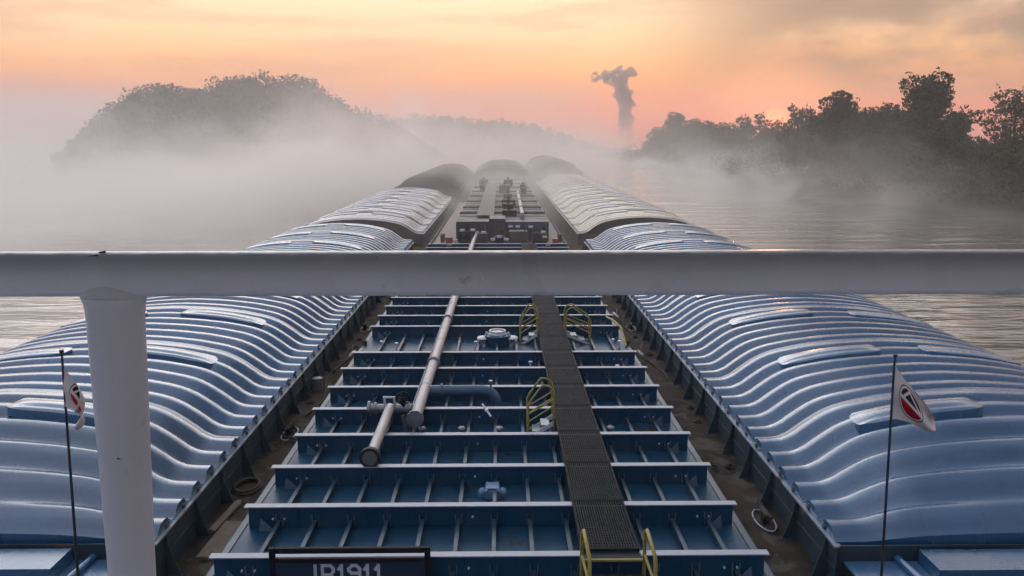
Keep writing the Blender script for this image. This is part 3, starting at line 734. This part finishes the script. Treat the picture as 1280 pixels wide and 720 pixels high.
# short loading pipe with black hose coupling, cross header and valve wheel
s_ = MB(); s_.tube([(-2.97, 20.45, FZ + .2), (-2.95, 17.15, FZ + .2)], .125, 20); sp2 = tb(s_, 'loading_pipe', M_pipe)
f = MB(); f.tube([(-2.95, 17.25, FZ + .2), (-2.95, 17.1, FZ + .2)], [.14, .215], 24); f.build('pipe_collar', M_pipe, sp2)
f = MB(); f.disc((-2.95, 17.04, FZ + .2), (0, 1, 0), .235, .12, 28); f.build('hose_coupling', M_black, sp2)
f = MB(); f.disc((-2.95, 16.97, FZ + .2), (0, 1, 0), .165, .03, 24); f.build('cap', mat('grey_cap', (.11, .12, .125), .7, var=.15), sp2)
f = MB()
for x in (-3.10, -2.84): f.tube([(x, 20.5, FZ + .22), (x, 20.35, FZ + .52)], .03, 8)
f.tube([(-3.13, 20.35, FZ + .52), (-2.81, 20.35, FZ + .52)], .03, 8); f.build('lifting_bracket', M_white, sp2)
c = MB(); c.tube([(-3.55, 20.62, FZ + .12), (-2.3, 20.62, FZ + .12)], .12, 16); c.disc((-3.55, 20.62, FZ + .12), (1, 0, 0), .2, .07, 20); c.disc((-3.38, 20.62, FZ + .12), (1, 0, 0), .17, .05, 20); c.disc((-2.5, 20.62, FZ + .12), (1, 0, 0), .19, .06, 20)
hd = tb(c, 'header_pipe', M_steel)
v = MB(); v.tube([(-2.62, 20.6, FZ + .1), (-2.62, 20.5, FZ + .44)], .05, 10); v.tube([(-2.62 + .17 * math.cos(k * math.pi / 8), 20.49 + .02, FZ + .44 + .17 * math.sin(k * math.pi / 8)) for k in range(16)], .02, 6, closed=True)
for k in range(4): v.tube([(-2.62, 20.5, FZ + .44), (-2.62 + .17 * math.cos(k * math.pi / 2), 20.51, FZ + .44 + .17 * math.sin(k * math.pi / 2))], .014, 5)
v.build('valve_wheel', M_blackp, hd)
v = MB(); v.tube([(-2.45, 20.3, DZ + .05), (-2.36, 20.35, FZ + .35)], .016, 6); v.tube([(-2.55, 20.4, DZ + .05), (-2.62, 20.4, FZ)], .06, 8); v.build('valve_stand', M_steel, hd)
t = MB(); t.tube([(-.52, 20.9, FZ + .14), (-.28, 20.5, FZ - .08)], .028, 8); t.disc((-.40, 20.7, FZ + .03), (0, 0, 1), .05, .06, 10); tb(t, 'valve_lever', M_white)
# ullage hatches on the deck in the bay behind frame 3, and the domed tank hatch in the double bay
for x in (-2.1, -1.05, -.05, 2.9, 1.15):
    k = MB(); k.tube([(x, 20.2, DZ), (x, 20.2, DZ + .2)], .08, 12); k.dome((x, 20.2, DZ + .2), .11, .11, .06, 14, 4); tb(k, 'ullage_hatch', M_steel)
k = MB(); k.tube([(-.14, 29.7, DZ + .01), (-.14, 29.7, DZ + .40)], .46, 26); k.disc((-.14, 29.7, DZ + .40), (0, 0, 1), .50, .05, 26)
th = tb(k, 'tank_hatch', M_navy)
k = MB()
for s in (-1, 1): k.dome((-.14 + s * .55, 29.7, DZ + .30), .24, .30, .07, 16, 4); k.tube([(-.14 + s * .62, 29.7, DZ), (-.14 + s * .62, 29.7, DZ + .30)], .05, 8)
k.dome((-.14, 29.75, DZ + .44), .34, .34, .12, 20, 5); k.tube([(-.14 + .30 * math.cos(a * math.pi / 8), 29.75 + .30 * math.sin(a * math.pi / 8), DZ + .56) for a in range(16)], .035, 6, closed=True)
for a in range(6): k.disc((-.14 + .42 * math.cos(a), 29.75 + .42 * math.sin(a), DZ + .46), (0, 0, 1), .04, .1, 8)
k.build('hatch_lid', M_white, th)
# light blue mooring fitting between frames 1 and 2
k = MB(); k.box(-.36, -.04, 16.3, 16.75, DZ + .02, DZ + .20)
for s in (-1, 1):
    k.dome((-.2 + s * .22, 16.5, DZ + .10), .10, .13, .10, 12, 4); k.tube([(-.2 + s * .22, 16.5, DZ), (-.2 + s * .22, 16.5, DZ + .11)], .10, 12)
    k.box(-.2 + s * .12 - .02, -.2 + s * .12 + .02, 16.28, 16.77, DZ + .2, DZ + .235)
k.box(-.34, -.06, 16.35, 16.7, DZ + .236, DZ + .25); bevel(tb(k, 'deck_fitting', M_ltblue), .01)
# curved hose and small white stubs in the double bay, and other deck bits
k = MB(); k.tube([(4.35, 32.2, FZ + .05), (4.5, 31.2, FZ + .12), (4.68, 30.4, FZ + .02), (4.74, 29.7, DZ + .18), (4.73, 29.3, DZ + .04)], .045, 8); tb(k, 'vent_hose', M_yellow)
for x, y in ((-.95, 29.2), (4.25, 29.5), (4.45, 29.2), (-4.5, 29.3), (-3.9, 29.0), (1.0, 26.4), (3.9, 25.9), (-4.6, 27.4), (-2.6, 33.5), (3.7, 35)):
    k = MB(); k.tube([(x, y, DZ), (x, y, DZ + .26)], .035, 8); k.disc((x, y, DZ + .27), (0, 0, 1), .07, .05, 10); tb(k, 'deck_stub', M_white)
# bow gear in front of the last frame
k = MB()
for x in (-3.6, 3.3):
    for y in (55.3, 55.9): k.tube([(x, y, DZ), (x, y, DZ + .5)], .16, 14); k.disc((x, y, DZ + .5), (0, 0, 1), .2, .06, 14)
tb(k, 'bollard', M_blackp)

# sign board standing in front of the first frame
sg = empty('name_board', (0, OY, 0), None, None); sg.parent = tank
ys = 12.86; xa, xb = -4.03, -1.24
k = MB(); ztop = FZ + .27
for a, b_, z0, z1 in ((xa, xa + .10, DZ, ztop), (xb - .10, xb, DZ, ztop), (xa + .1, xb - .1, ztop - .10, ztop), (xa + .1, xb - .1, FZ, FZ + .08)): k.box(a, b_, ys - .04, ys + .04, z0, z1)
bevel(k.build('board_frame', M_blackp, sg), .012)
k = MB(); k.box(xa + .1, xb - .1, ys - .012, ys + .012, DZ - .35, FZ - .001); k.build('board_panel', mat('board_navy', (.012, .03, .065), .5), sg)
k = MB(); zt = FZ - .06; zb = zt - .35; sw = .026; yl0 = ys - .020; lay = [0]
def stroke(pts, closed=False):
    for (x0, z0), (x1, z1) in zip(pts, pts[1:]):
        lay[0] += 1; yl = yl0 - .0007 * lay[0]
        d_ = Vector((x1 - x0, 0, z1 - z0)); n_ = Vector((-d_.z, 0, d_.x)).normalized() * sw; e_ = d_.normalized() * sw * .8
        a_ = Vector((x0, yl, z0)) - e_; b_ = Vector((x1, yl, z1)) + e_
        q = [a_ - n_, b_ - n_, b_ + n_, a_ + n_]
        k.add([tuple(v_) for v_ in q] + [(v_.x, yl0 + .009, v_.z) for v_ in q], [(0, 1, 2, 3), (4, 7, 6, 5), (0, 4, 5, 1), (1, 5, 6, 2), (2, 6, 7, 3), (3, 7, 4, 0)]); 
zm = (zt + zb) / 2
def letter(ch, x, w=.19):
    if ch == 'I': stroke([(x + w / 2, zb), (x + w / 2, zt)])
    if ch == '1': stroke([(x + w / 2, zb), (x + w / 2, zt)]); stroke([(x + w / 2, zt), (x + w / 2 - .05, zt - .07)])
    if ch == 'B':
        stroke([(x, zb), (x, zt), (x + w * .75, zt), (x + w, zt - .06), (x + w, zm + .06), (x + w * .75, zm), (x + .02, zm)]); stroke([(x + w * .75, zm), (x + w, zm - .06), (x + w, zb + .06), (x + w * .75, zb), (x, zb)])
    if ch == '9':
        stroke([(x + w, zm + .03), (x + .05, zm + .03), (x, zm + .08), (x, zt - .06), (x + .06, zt), (x + w - .06, zt), (x + w, zt - .06), (x + w, zb + .06), (x + w - .06, zb), (x + .02, zb)])
x = -3.31
for ch, st_ in (('I', .19), ('B', .27), ('1', .19), ('9', .26), ('1', .19), ('1', .2)):
    letter(ch, x if ch in 'B9' else x - .03); x += st_
k.build('lettering', mat('sign_white', (.50, .52, .56), .5, var=.1), sg)

# ------------------------------------------------------------------ far tank barge
ft = empty('tank_barge', (0, 58.0, 0), 'far tank barge with raised flat trunk deck and dark pump house facing back', 'barge', 'tank barges in the tow')
FO = -58.0
def fb_(m, name, mt, parent=None, recalc=False):
    o = m.build(name, mt, parent or ft, recalc)
    if parent is None: o.location = (0, FO, 0)
    return o
h = MB(); h.prism([(58, DZ), (58, 1.2), (60, 0), (63, -.8), (134, -.8), (138, .2), (139.8, 1.3), (139.8, DZ)], 'x', -5.3, 4.9); fb_(h, 'hull', M_hull, recalc=True)
d = MB(); d.box(-5.3, 4.9, 58, 139.8, DZ, DZ + .02); fb_(d, 'deck', M_pinkdeck)
d = MB()
for a, b_ in ((-5.3, -5.22), (4.82, 4.9)): d.box(a, b_, 58.2, 139.6, DZ + .022, DZ + .22)
d.box(-5.2, 4.8, 58.1, 58.25, DZ + .022, DZ + .3); fb_(d, 'fender_edge', M_brown)
TZ = 3.75
t = MB(); t.box(-3.5, 3.75, 64.0, 131, DZ + .021, TZ); fb_(t, 'trunk_deck', M_trunk)
for y in (68.5, 74.5, 82, 90, 98, 107, 117, 127):
    b = MB(); b.box(-3.5, 3.75, y - .14, y + .14, TZ + .003, TZ + .16); fb_(b, 'deck_beam', M_brown)
for k_ in range(60):
    pass
rb = MB()
for i in range(28):
    y = 65 + i * 1.1
    if i % 2: rb.box(-3.4, 3.65, y - .04, y + .04, TZ + .003, TZ + .05)
fb_(rb, 'deck_rib', M_pinkdeck)
w = MB(); w.box(-1.95, -.55, 64.4, 118, TZ + .17, TZ + .25); fb_(w, 'walkway', M_brown)
p = MB(); p.tube([(1.72, 64.0, TZ + .34), (1.95, 92.5, TZ + .34)], .17, 14); cp2 = fb_(p, 'cargo_pipe', M_pipe)
for y in (70, 79, 88): f = MB(); f.disc((1.72 + (y - 64) * .008, y, TZ + .34), (0, 1, 0), .24, .08, 14); f.build('pipe_flange', M_steel, cp2)
for x0, x1, y0, y1, z1 in ((.1, 1.3, 66, 67.5, .5), (.2, 1.1, 70, 72, .7), (.1, 1.4, 76.5, 78.5, .6), (.3, 1.2, 85, 87, .6), (2.4, 3.0, 94, 96, .7), (-.2, 1.1, 96, 99, .9), (-2.6, -2.0, 100, 102, .7), (.4, 1.6, 108, 110, 1.0), (2.5, 3.2, 103, 105, .6), (-3.0, -1.8, 112, 114, .8)):
    b = MB(); b.box(x0, x1, y0, y1, TZ + .003, TZ + z1); b.tube([((x0 + x1) / 2, (y0 + y1) / 2, TZ + z1), ((x0 + x1) / 2, (y0 + y1) / 2, TZ + z1 + .35)], .12, 10); bevel(fb_(b, 'deck_locker', M_blackp), .03)
# pump house at the stern: dark front with recesses, engines, stacks and small lamps
ph = empty('pump_house', (0, FO, 0), None, None); ph.parent = ft
b = MB(); b.box(-3.46, -.9, 61.6, 63.98, DZ + .021, TZ + .02); b.box(-.9, .35, 61.2, 63.98, DZ + .021, TZ + .28); b.box(.35, 3.72, 61.9, 63.98, DZ + .021, TZ - .02); bevel(b.build('housing', mat('dark_grey_paint', (.032, .032, .037), .5, var=.2, rust=.1), ph), .04)
b = MB(); b.box(.35, 3.72, 61.86, 61.895, TZ - .5, TZ - .02); b.build('blue_panel', mat('faded_blue_paint', (.035, .05, .12), .5), ph)
for x0, x1, y0, y1, z0, z1, m_ in ((-3.2, -2.3, 60.2, 61.3, 0, .95, M_blackp), (-1.8, -1.0, 60.0, 61.0, 0, .8, M_brown), (.6, 2.0, 59.8, 61.2, 0, 1.0, M_brown), (2.4, 3.5, 60.2, 61.5, 0, .8, M_blackp), (-.5, .2, 59.4, 60.4, 0, .55, M_blackp)):
    b = MB(); b.box(x0, x1, y0, y1, DZ + .021 + z0, DZ + z1); b.box(x0 + .1, x1 - .1, y0 - .06, y0, DZ + .3, DZ + z1 - .15); b.tube([(x1 - .2, y0 + .5, DZ + z1), (x1 - .2, y0 + .5, DZ + z1 + .5)], .07, 8); bevel(b.build('pump_engine', m_, ph), .03)
for x, y, z in ((-2.9, 60.0, 1.0), (-2.1, 60.0, 1.02), (-1.3, 59.9, .85), (.75, 61.5, 1.12), (1.3, 61.5, 1.12), (2.3, 61.5, 1.1), (3.2, 60.1, .85), (3.3, 59.9, .5), (-.6, 59.2, .4), (.4, 59.2, .4), (-.1, 59.3, .6), (-3.4, 59.4, .3)):
    b = MB(); b.box(x - .17, x + .17, y - .12, y + .12, DZ + z, DZ + z + .16); b.tube([(x, y, DZ + .02), (x, y, DZ + z)], .03, 6, 1); bevel(b.build('white_fitting', [M_white, M_blackp], ph), .02)
b = MB(); b.tube([(-.1 + .55 * math.cos(R(a)), 59.3, DZ + .3 + .45 * math.sin(R(a))) for a in range(0, 181, 20)], .05, 8); b.build('pipe_bend', M_steel, ph)
b = MB(); b.box(-4.1, -3.6, 59.2, 59.7, DZ + .022, DZ + .5); b.box(3.85, 4.3, 59.2, 59.7, DZ + .022, DZ + .5); b.tube([(-3.9, 59.45, DZ + .5), (-3.9, 59.45, DZ + .62)], .3, 12); b.build('winch', M_red, ph)
for x in (-4.5, 4.55):
    b = MB()
    for q in (61.3, 62.1): b.tube([(x, q, DZ), (x, q, DZ + .55)], .15, 12); b.disc((x, q, DZ + .56), (0, 0, 1), .19, .06, 12)
    fb_(b, 'bollard', M_brown)
# discharge hose reaching across the gap between the two tank barges
k = MB(); k.tube([(PX(57.4), 57.4, FZ + .165), (-1.93, 58.2, FZ + .17), (-1.9, 59.2, FZ + .165), (-1.86, 60.5, FZ + .2), (-1.8, 61.55, FZ + .24)], .13, 14)
tag(k.build('transfer_hose', M_pipe), 'pale hose bridging the gap between the near and far tank barges', 'hose')

# ------------------------------------------------------------------ loose gear on the hopper gunwales
k = MB()
for t in range(2):
    r = .34 - .035 * t
    k.tube([(-5.93 + r * math.cos(a * math.pi / 12) * .9, 17.6 + r * math.sin(a * math.pi / 12) * 1.2, 1.955 + .055 * t) for a in range(24)], .035, 7, closed=True)
tag(k.build('wire_coil', M_rope), 'coil of dark wire lying on the left gunwale against the coaming', 'wire coil')
k = MB(); k.prism([(-.07, 0), (.07, 0), (.08, .07), (.0, .11), (-.08, .08)], 'y', 0, 1.35); o = bevel(k.build('timber', M_wood, None, True), .01); o.location = (-5.99, 15.4, 1.92); o.rotation_euler = (R(1), 0, R(-6))
tag(o, 'weathered grey timber lying along the left coaming past the wire coil', 'timber')
k = MB(); k.box(-.22, .22, 0, 1.5, 0, .06)
for q in (-.11, 0, .11): k.box(q - .004, q + .004, -.001, 1.501, .058, .064)
o = bevel(k.build('plank', M_wood), .008); o.location = (-5.70, 14.35, 1.925); o.rotation_euler = (0, 0, R(-3))
tag(o, 'wide grooved plank lying on the left gunwale beside the second deck beam', 'plank')
k = MB(); pts = []
for i in range(40):
    t = i / 39; pts.append((-5.75 + .22 * math.sin(t * 9) * (1 - t * .4), 22.5 + 8 * t, 1.96 + .02 * math.sin(t * 23)))
k.tube(pts, .028, 6); tag(k.build('mooring_rope', M_rope), 'slack dark rope snaking along the left gunwale past the near deck beams', 'rope')
k = MB(); pts = []
for i in range(50):
    t = i / 49; pts.append((5.5 + .16 * math.sin(t * 14 + 1), 26 + 11 * t, 1.96 + .02 * math.sin(t * 31)))
k.tube(pts, .03, 6); tag(k.build('mooring_rope', M_rope), 'slack dark rope snaking along the right gunwale below the rail', 'rope')

# shackles, short chain ends and steel offcuts left on the gunwales
def chain(x, y, n, a, label):
    k = MB()
    for q in range(n):
        cx, cy_ = x + q * .075 * math.cos(a + .25 * math.sin(q * .8)), y + q * .075 * math.sin(a + .25 * math.sin(q * .8)); up = q % 2
        k.tube([(cx + .055 * math.cos(w * math.pi / 5) * math.cos(a) - (0 if up else .03 * math.sin(w * math.pi / 5) * math.sin(a)), cy_ + .055 * math.cos(w * math.pi / 5) * math.sin(a) + (0 if up else .03 * math.sin(w * math.pi / 5) * math.cos(a)), 1.955 + (.03 * math.sin(w * math.pi / 5) if up else 0)) for w in range(10)], .011, 5, closed=True)
    tag(k.build('chain', M_rope), label, 'chain')
chain(-6.05, 19.6, 16, 1.3, 'short rusty chain on the left gunwale just past the wire coil')
chain(5.35, 18.3, 14, 1.9, 'short rusty chain on the right gunwale past the cleat with a weld ring')
k = MB(); k.tube([(0, 0, .05), (0, 0, .42)], .16, 16); k.tube([(0, 0, .05), (0, 0, .08)], .17, 16); k.tube([(0, 0, .40), (0, 0, .43)], .17, 16)
o = k.build('bucket', M_steel); o.location = (-6.0, 25.2, 1.87); tag(o, 'grey metal bucket standing on the left gunwale', 'bucket')
def lashing(xa, ya, za, xb, yb, zb_, label):
    e = empty('lashing_wire', (xa, ya, za), label, 'lashing', 'wire lashings between the barges')
    d_ = Vector((xb - xa, yb - ya, zb_ - za)); k = MB()
    k.tube([Vector((0, 0, 0)), d_ * .3 + Vector((0, 0, -.03)), d_ * .7 + Vector((0, 0, -.03)), d_], .022, 6); k.build('wire', M_rope, e)
    u_ = d_.normalized(); k = MB(); k.tube([d_ * .40, d_ * .44, d_ * .60, d_ * .64], [.03, .07, .07, .03], 8); k.tube([d_ * .5 + Vector((0, 0, .05)), d_ * .5 + Vector((.05, .1, .35))], .02, 6); k.build('ratchet', M_steel, e)
    k = MB(); k.disc((d_.x, d_.y, d_.z - .05), (0, 0, 1), .09, .22, 10); k.build('end_post', M_rust, e); return e
lashing(-5.75, 27.2, 2.05, -5.22, 29.8, 2.32, 'wire lashing on the left gap level with the domed tank hatch')
lashing(5.45, 27.4, 2.05, 4.82, 29.6, 2.32, 'wire lashing on the right gap level with the domed tank hatch')
lashing(-5.8, 38.5, 2.05, -5.22, 41.5, 2.32, 'wire lashing on the left gap just below the guard rail')
lashing(5.5, 33.5, 2.05, 4.82, 36.5, 2.32, 'wire lashing on the right gap just below the guard rail')

# ------------------------------------------------------------------ towboat: only its guard rail reaches the picture
boat = empty('towboat', (0, -14, 0), 'grey painted guard rail and thick post of the towboat in the foreground', 'towboat')
BO = 14
def bb(m, name, mt, recalc=False):
    o = m.build(name, mt, boat, recalc); o.location = (0, BO, 0); return o
YR = 1.300; ZR = 9.686; RR = .0372
k = MB(); k.tube([(x, YR, ZR) for x in (-3.2, -1.5, 0, 1.5, 3.2)], RR, 40); gr_ = bb(k, 'guard_rail', M_rail)
PXc = -.636
k = MB()
k.tube([(PXc, 0, ZR - .012), (PXc, 0, ZR - .034), (PXc, 0, ZR - .042), (PXc, 0, ZR - .050), (PXc - .0005, 0, ZR - .068), (PXc - .012, 0, ZR - .5), (PXc - .03, 0, ZR - 1.3)],
       [.046, .0535, .0510, .0488, .0468, .0400, .0390], 48)
wb = MB(); wb.tube([(PXc + .0490 * math.cos(a * math.pi / 24), YR + .0360 * math.sin(a * math.pi / 24), ZR - .037 + .0012 * math.sin(a * 2.7)) for a in range(48)], .0034, 8, closed=True); wb.build('weld_bead', M_rail, gr_)
po = k.build('rail_post', M_rail, gr_); po.location = (0, YR, 0); po.scale = (1, .72, 1)
# chips and rust spots where the paint has gone
M_chip = mat('paint_chip', (.035, .028, .025), .8, var=.3)
for x, a, w_, l_ in ((-.645, 78, .004, .010), (-.655, 60, .0022, .016)):
    k = MB(); k.add([], []); c_ = Vector((x, YR - math.cos(R(a)) * RR, ZR + math.sin(R(a)) * RR)); 
    k.tube([c_ - Vector((l_ / 2, 0, .001)), c_ + Vector((l_ / 2, 0, .001))], [w_ * .4, w_ * .5], 8); k.build('paint_chip', M_chip, gr_)
k = MB(); k.tube([(PXc + .004, YR - .0482, ZR - .30), (PXc + .009, YR - .0482, ZR - .301)], [.0014, .001], 6); k.build('paint_chip', M_chip, gr_)
k = MB(); k.prism([(-27 + 14, 8.35), (1.5 + 14 - 14, 8.35), (1.5, 8.5), (-27 + 14, 8.5)], 'x', -3.4, 3.4); bb(k, 'upper_deck', M_rail, True)
k = MB(); k.box(-3.0, 3.0, -13, -2.2, 2.0, 8.35); bb(k, 'deckhouse', M_rail)
k = MB(); k.box(-2.8, 2.8, -7, -1.3, 8.501, 11.2); wh_ = bb(k, 'wheelhouse', M_white)  # unseen; white wall put in to bounce light onto the rail
k = MB(); k.box(-3.3, 3.3, -7.5, 2.7, 11.2, 11.32); k.build('shade_roof', M_steel, wh_)  # unseen overhang, stretched forward to keep sky light off the rail top
k = MB(); k.prism([(-26, 1.7), (-26, .8), (-23, -1), (4, -1), (9.2, -.6), (9.2, 1.7)], 'x', -5.2, 5.2); bb(k, 'hull', M_hull, True)
k = MB(); k.box(-5.2, 5.2, -26, 9.2, 1.7, 1.72); bb(k, 'main_deck', M_rust)
k = MB()
for x in (-3.2, 3.2): k.box(x - .5, x + .5, 8.6, 9.55, .6, 2.2)
bb(k, 'push_knee', M_black)

# ------------------------------------------------------------------ flagpoles
def flag_material():
    m = bpy.data.materials.new('flag_cloth'); m.use_nodes = True; t = m.node_tree; b = t.nodes['Principled BSDF']; ll = t.links
    b.inputs['Roughness'].default_value = .85; b.inputs['Specular IOR Level'].default_value = .1
    uv = t.nodes.new('ShaderNodeUVMap'); sp3 = t.nodes.new('ShaderNodeSeparateXYZ'); ll.new(uv.outputs[0], sp3.inputs[0])
    def ma(op, a, b_=None):
        n = t.nodes.new('ShaderNodeMath'); n.operation = op
        for i, v in enumerate((a, b_)):
            if v is None: continue
            if isinstance(v, (int, float)): n.inputs[i].default_value = v
            else: ll.new(v, n.inputs[i])
        return n.outputs[0]
    u = ma('SUBTRACT', sp3.outputs[0], .40); v = ma('SUBTRACT', sp3.outputs[1], .5)
    rad = ma('SQRT', ma('ADD', ma('POWER', ma('MULTIPLY', u, 1.5), 2), ma('POWER', v, 2)))
    inside = ma('LESS_THAN', rad, .33); ring = ma('MULTIPLY', ma('LESS_THAN', rad, .40), ma('GREATER_THAN', rad, .375))
    upper = ma('GREATER_THAN', ma('ADD', v, ma('MULTIPLY', u, .25)), .05); band = ma('LESS_THAN', ma('ABSOLUTE', ma('ADD', ma('SUBTRACT', v, .02), ma('MULTIPLY', u, .25))), .045)
    arrow = ma('LESS_THAN', ma('ABSOLUTE', ma('SUBTRACT', ma('ABSOLUTE', u), ma('MULTIPLY', ma('SUBTRACT', .30, v), .7))), .025)
    def mx(f, a, c):
        n = t.nodes.new('ShaderNodeMix'); n.data_type = 'RGBA'; ll.new(f, n.inputs[0])
        for i, q in ((6, a), (7, c)):
            if isinstance(q, tuple): n.inputs[i].default_value = q
            else: ll.new(q, n.inputs[i])
        return n.outputs[2]
    WH = (.62, .58, .58, 1)
    em = mx(upper, (.40, .012, .03, 1), (.02, .02, .03, 1)); em = mx(ma('MULTIPLY', upper, arrow), em, WH); em = mx(band, em, WH)
    col = mx(inside, WH, em); col = mx(ring, col, (.12, .03, .04, 1))
    ll.new(col, b.inputs['Base Color'])
    return m
M_flag = flag_material(); M_pole = mat('dark_pole_paint', (.018, .028, .042), .45, var=.2, vscale=5)
def flag_mesh(fn, nu=26, nv=16):
    rows = [[fn(i / nu, j / nv) for j in range(nv + 1)] for i in range(nu + 1)]
    mb_ = MB(); mb_.grid(rows); me_ = mb_.mesh('flag', M_flag)
    uvl = me_.uv_layers.new(name='UVMap')
    for lp in me_.loops:
        i, j = divmod(lp.vertex_index, nv + 1); uvl.data[lp.index].uv = (i / nu, j / nv)
    sol = None
    return me_
def flagpole(x_top, x_bot, ztop, lean_label, fn):
    e = empty('flagpole', (x_bot, 8.0, 1.72), lean_label, 'flagpole', 'flagpoles at the head of the towboat')
    k = MB(); dx_ = x_top - x_bot; zt_ = ztop - 1.72
    k.tube([(0, 0, 0), (dx_ * .5 + .022, .01, zt_ * .5), (dx_ - .003, 0, zt_ * .98), (dx_, 0, zt_)], [.019, .016, .012, .010], 10); k.disc((dx_, 0, zt_), (0, 0, 1), .022, .03, 10); k.disc((0, 0, .03), (0, 0, 1), .09, .06, 14)
    k.build('pole', M_pole, e)
    o = link('flag', flag_mesh(fn), e); o.location = (dx_, 0, zt_)
    return e
def fR(u, v):
    # hoist hangs along the pole, the fly droops forward-right in a soft fold
    top = Vector((.01, 0, -.10)); L_ = .84
    dirx = Vector((.42, -.05, -.62 + .1 * u)) * u * (1.03)
    hv = Vector((0.02 - .0 * u, 0, -(.44 * (1 - u) ** .8 + .14))) * (1 - v)
    fold = .07 * math.sin(v * 7 + u * 3.0) * (0.15 + u)
    p = top + dirx + hv + Vector((fold * .4 - .03 * math.sin(u * 6) * v, fold, .03 * math.sin(u * 5)))
    p.x += .06 * (1 - v) * math.sin(u * math.pi) * 0.4
    return (p.x, p.y, p.z)
def fL(u, v):
    # limp against the pole: the fly falls almost straight down
    return (.015 + .22 * math.sin(u * math.pi * .62) - .10 * u * u - .02 * (1 - v), .05 * math.sin(v * 9 + u * 3) * (.3 + u) - .03, -.18 - .40 * (1 - v) * (1 - .35 * u) - .40 * u)
flagpole(4.10, 4.22, 7.70, 'slim flagpole on the right with a white flag streaming down to the right', fR)
flagpole(-4.50, -4.74, 7.78, 'slim flagpole on the left with a limp white flag clinging to it', fL)

# ------------------------------------------------------------------ air: even haze and low river mist
m = bpy.data.materials.new('haze'); m.use_nodes = True; t = m.node_tree; t.nodes.remove(t.nodes['Principled BSDF'])
pv = t.nodes.new('ShaderNodeVolumePrincipled'); pv.inputs['Color'].default_value = (.97, .935, .90, 1); pv.inputs['Density'].default_value = .0006; pv.inputs['Anisotropy'].default_value = .25
t.links.new(pv.outputs[0], t.nodes['Material Output'].inputs['Volume'])
mb = MB(); mb.box(-720, 720, -170, 1260, -2.2, 72); tag(mb.build('haze', m), kind='stuff')

m = bpy.data.materials.new('river_mist'); m.use_nodes = True; t = m.node_tree; t.nodes.remove(t.nodes['Principled BSDF']); ll = t.links
pv = t.nodes.new('ShaderNodeVolumePrincipled'); pv.inputs['Color'].default_value = (.99, .955, .915, 1); pv.inputs['Anisotropy'].default_value = .4
g = t.nodes.new('ShaderNodeTexCoord'); sp4 = t.nodes.new('ShaderNodeSeparateXYZ'); ll.new(g.outputs['Object'], sp4.inputs[0])
def ma(op, a, b_=None):
    n = t.nodes.new('ShaderNodeMath'); n.operation = op
    for i, v in enumerate((a, b_)):
        if v is None: continue
        if isinstance(v, (int, float)): n.inputs[i].default_value = v
        else: ll.new(v, n.inputs[i])
    return n.outputs[0]
def sm(v, a, b_, lo=0.0, hi=1.0):
    n = t.nodes.new('ShaderNodeMapRange'); n.interpolation_type = 'SMOOTHSTEP'; ll.new(v, n.inputs[0])
    for i, q in enumerate((a, b_, lo, hi)): n.inputs[i + 1].default_value = q
    return n.outputs[0]
X_, Y_, Z_ = sp4.outputs
mpn = t.nodes.new('ShaderNodeMapping'); mpn.inputs['Scale'].default_value = (.035, .022, .06); ll.new(g.outputs['Object'], mpn.inputs[0])
nz = t.nodes.new('ShaderNodeTexNoise'); nz.inputs['Scale'].default_value = 1; nz.inputs['Detail'].default_value = 3; ll.new(mpn.outputs[0], nz.inputs[0])
nz2 = t.nodes.new('ShaderNodeTexNoise'); nz2.inputs['Scale'].default_value = 2.6; nz2.inputs['Detail'].default_value = 2; nz2.inputs['Distortion'].default_value = .6; ll.new(mpn.outputs[0], nz2.inputs[0])
nn_ = ma('MULTIPLY', sm(nz.outputs[0], .34, .66, .2, 1.7), sm(nz2.outputs[0], .36, .62, .35, 1.6))
Zc = ma('MAXIMUM', Z_, 0.0)
def layer(w, rho, h):
    """a bank of mist: where it lies, its density at the water, and the height over which it thins"""
    return ma('MULTIPLY', ma('MULTIPLY', w, rho), ma('POWER', 2.718, ma('MULTIPLY', Zc, -1.0 / h)))
L1 = layer(ma('MULTIPLY', ma('MULTIPLY', sm(X_, -15, -30), sm(Y_, 36, 60)), sm(Y_, 240, 120)), .15, 2.2)      # thick low bank left of the tow
L2 = layer(ma('MULTIPLY', ma('MULTIPLY', sm(X_, 5, -60), sm(Y_, 110, 190)), sm(Y_, 480, 340, .3, 1)), .0065, 13)   # deep thin mist in front of the hill
L3 = layer(ma('MULTIPLY', sm(Y_, 150, 260), sm(X_, 74, 20, .5, 1)), .0032, 11)                                     # up the river
L4 = layer(ma('MULTIPLY', ma('MULTIPLY', sm(X_, 28, 60), sm(Y_, 90, 130)), sm(X_, 110, 80)), .022, 3.4)            # wisps along the right bank
L5 = layer(ma('MULTIPLY', ma('MULTIPLY', sm(Y_, 36, 75), sm(Y_, 200, 140)), ma('MULTIPLY', sm(X_, 21, 13, .06, 1), sm(X_, -50, -30))), .019, 4.2)                                      # over the tow
L6 = layer(ma('MULTIPLY', ma('MULTIPLY', sm(Y_, 72, 104), sm(Y_, 260, 200)), ma('MULTIPLY', sm(X_, 25, 13, .10, 1), sm(X_, -48, -28))), .075, 4.8)   # round the head of the tow
L4 = ma('MULTIPLY', L4, sm(nz2.outputs[0], .44, .62))
tot = ma('ADD', ma('ADD', L1, L2), ma('ADD', ma('ADD', L3, L4), ma('ADD', L5, L6)))
dens = ma('MULTIPLY', tot, nn_)
ll.new(dens, pv.inputs['Density'])
ll.new(pv.outputs[0], t.nodes['Material Output'].inputs['Volume'])
try: m.cycles.volume_step_rate = .24
except Exception as ex: print('step', ex)
mb = MB(); mb.box(-420, 130, 34, 640, -.8, 40); tag(mb.build('river_mist', m), kind='stuff')
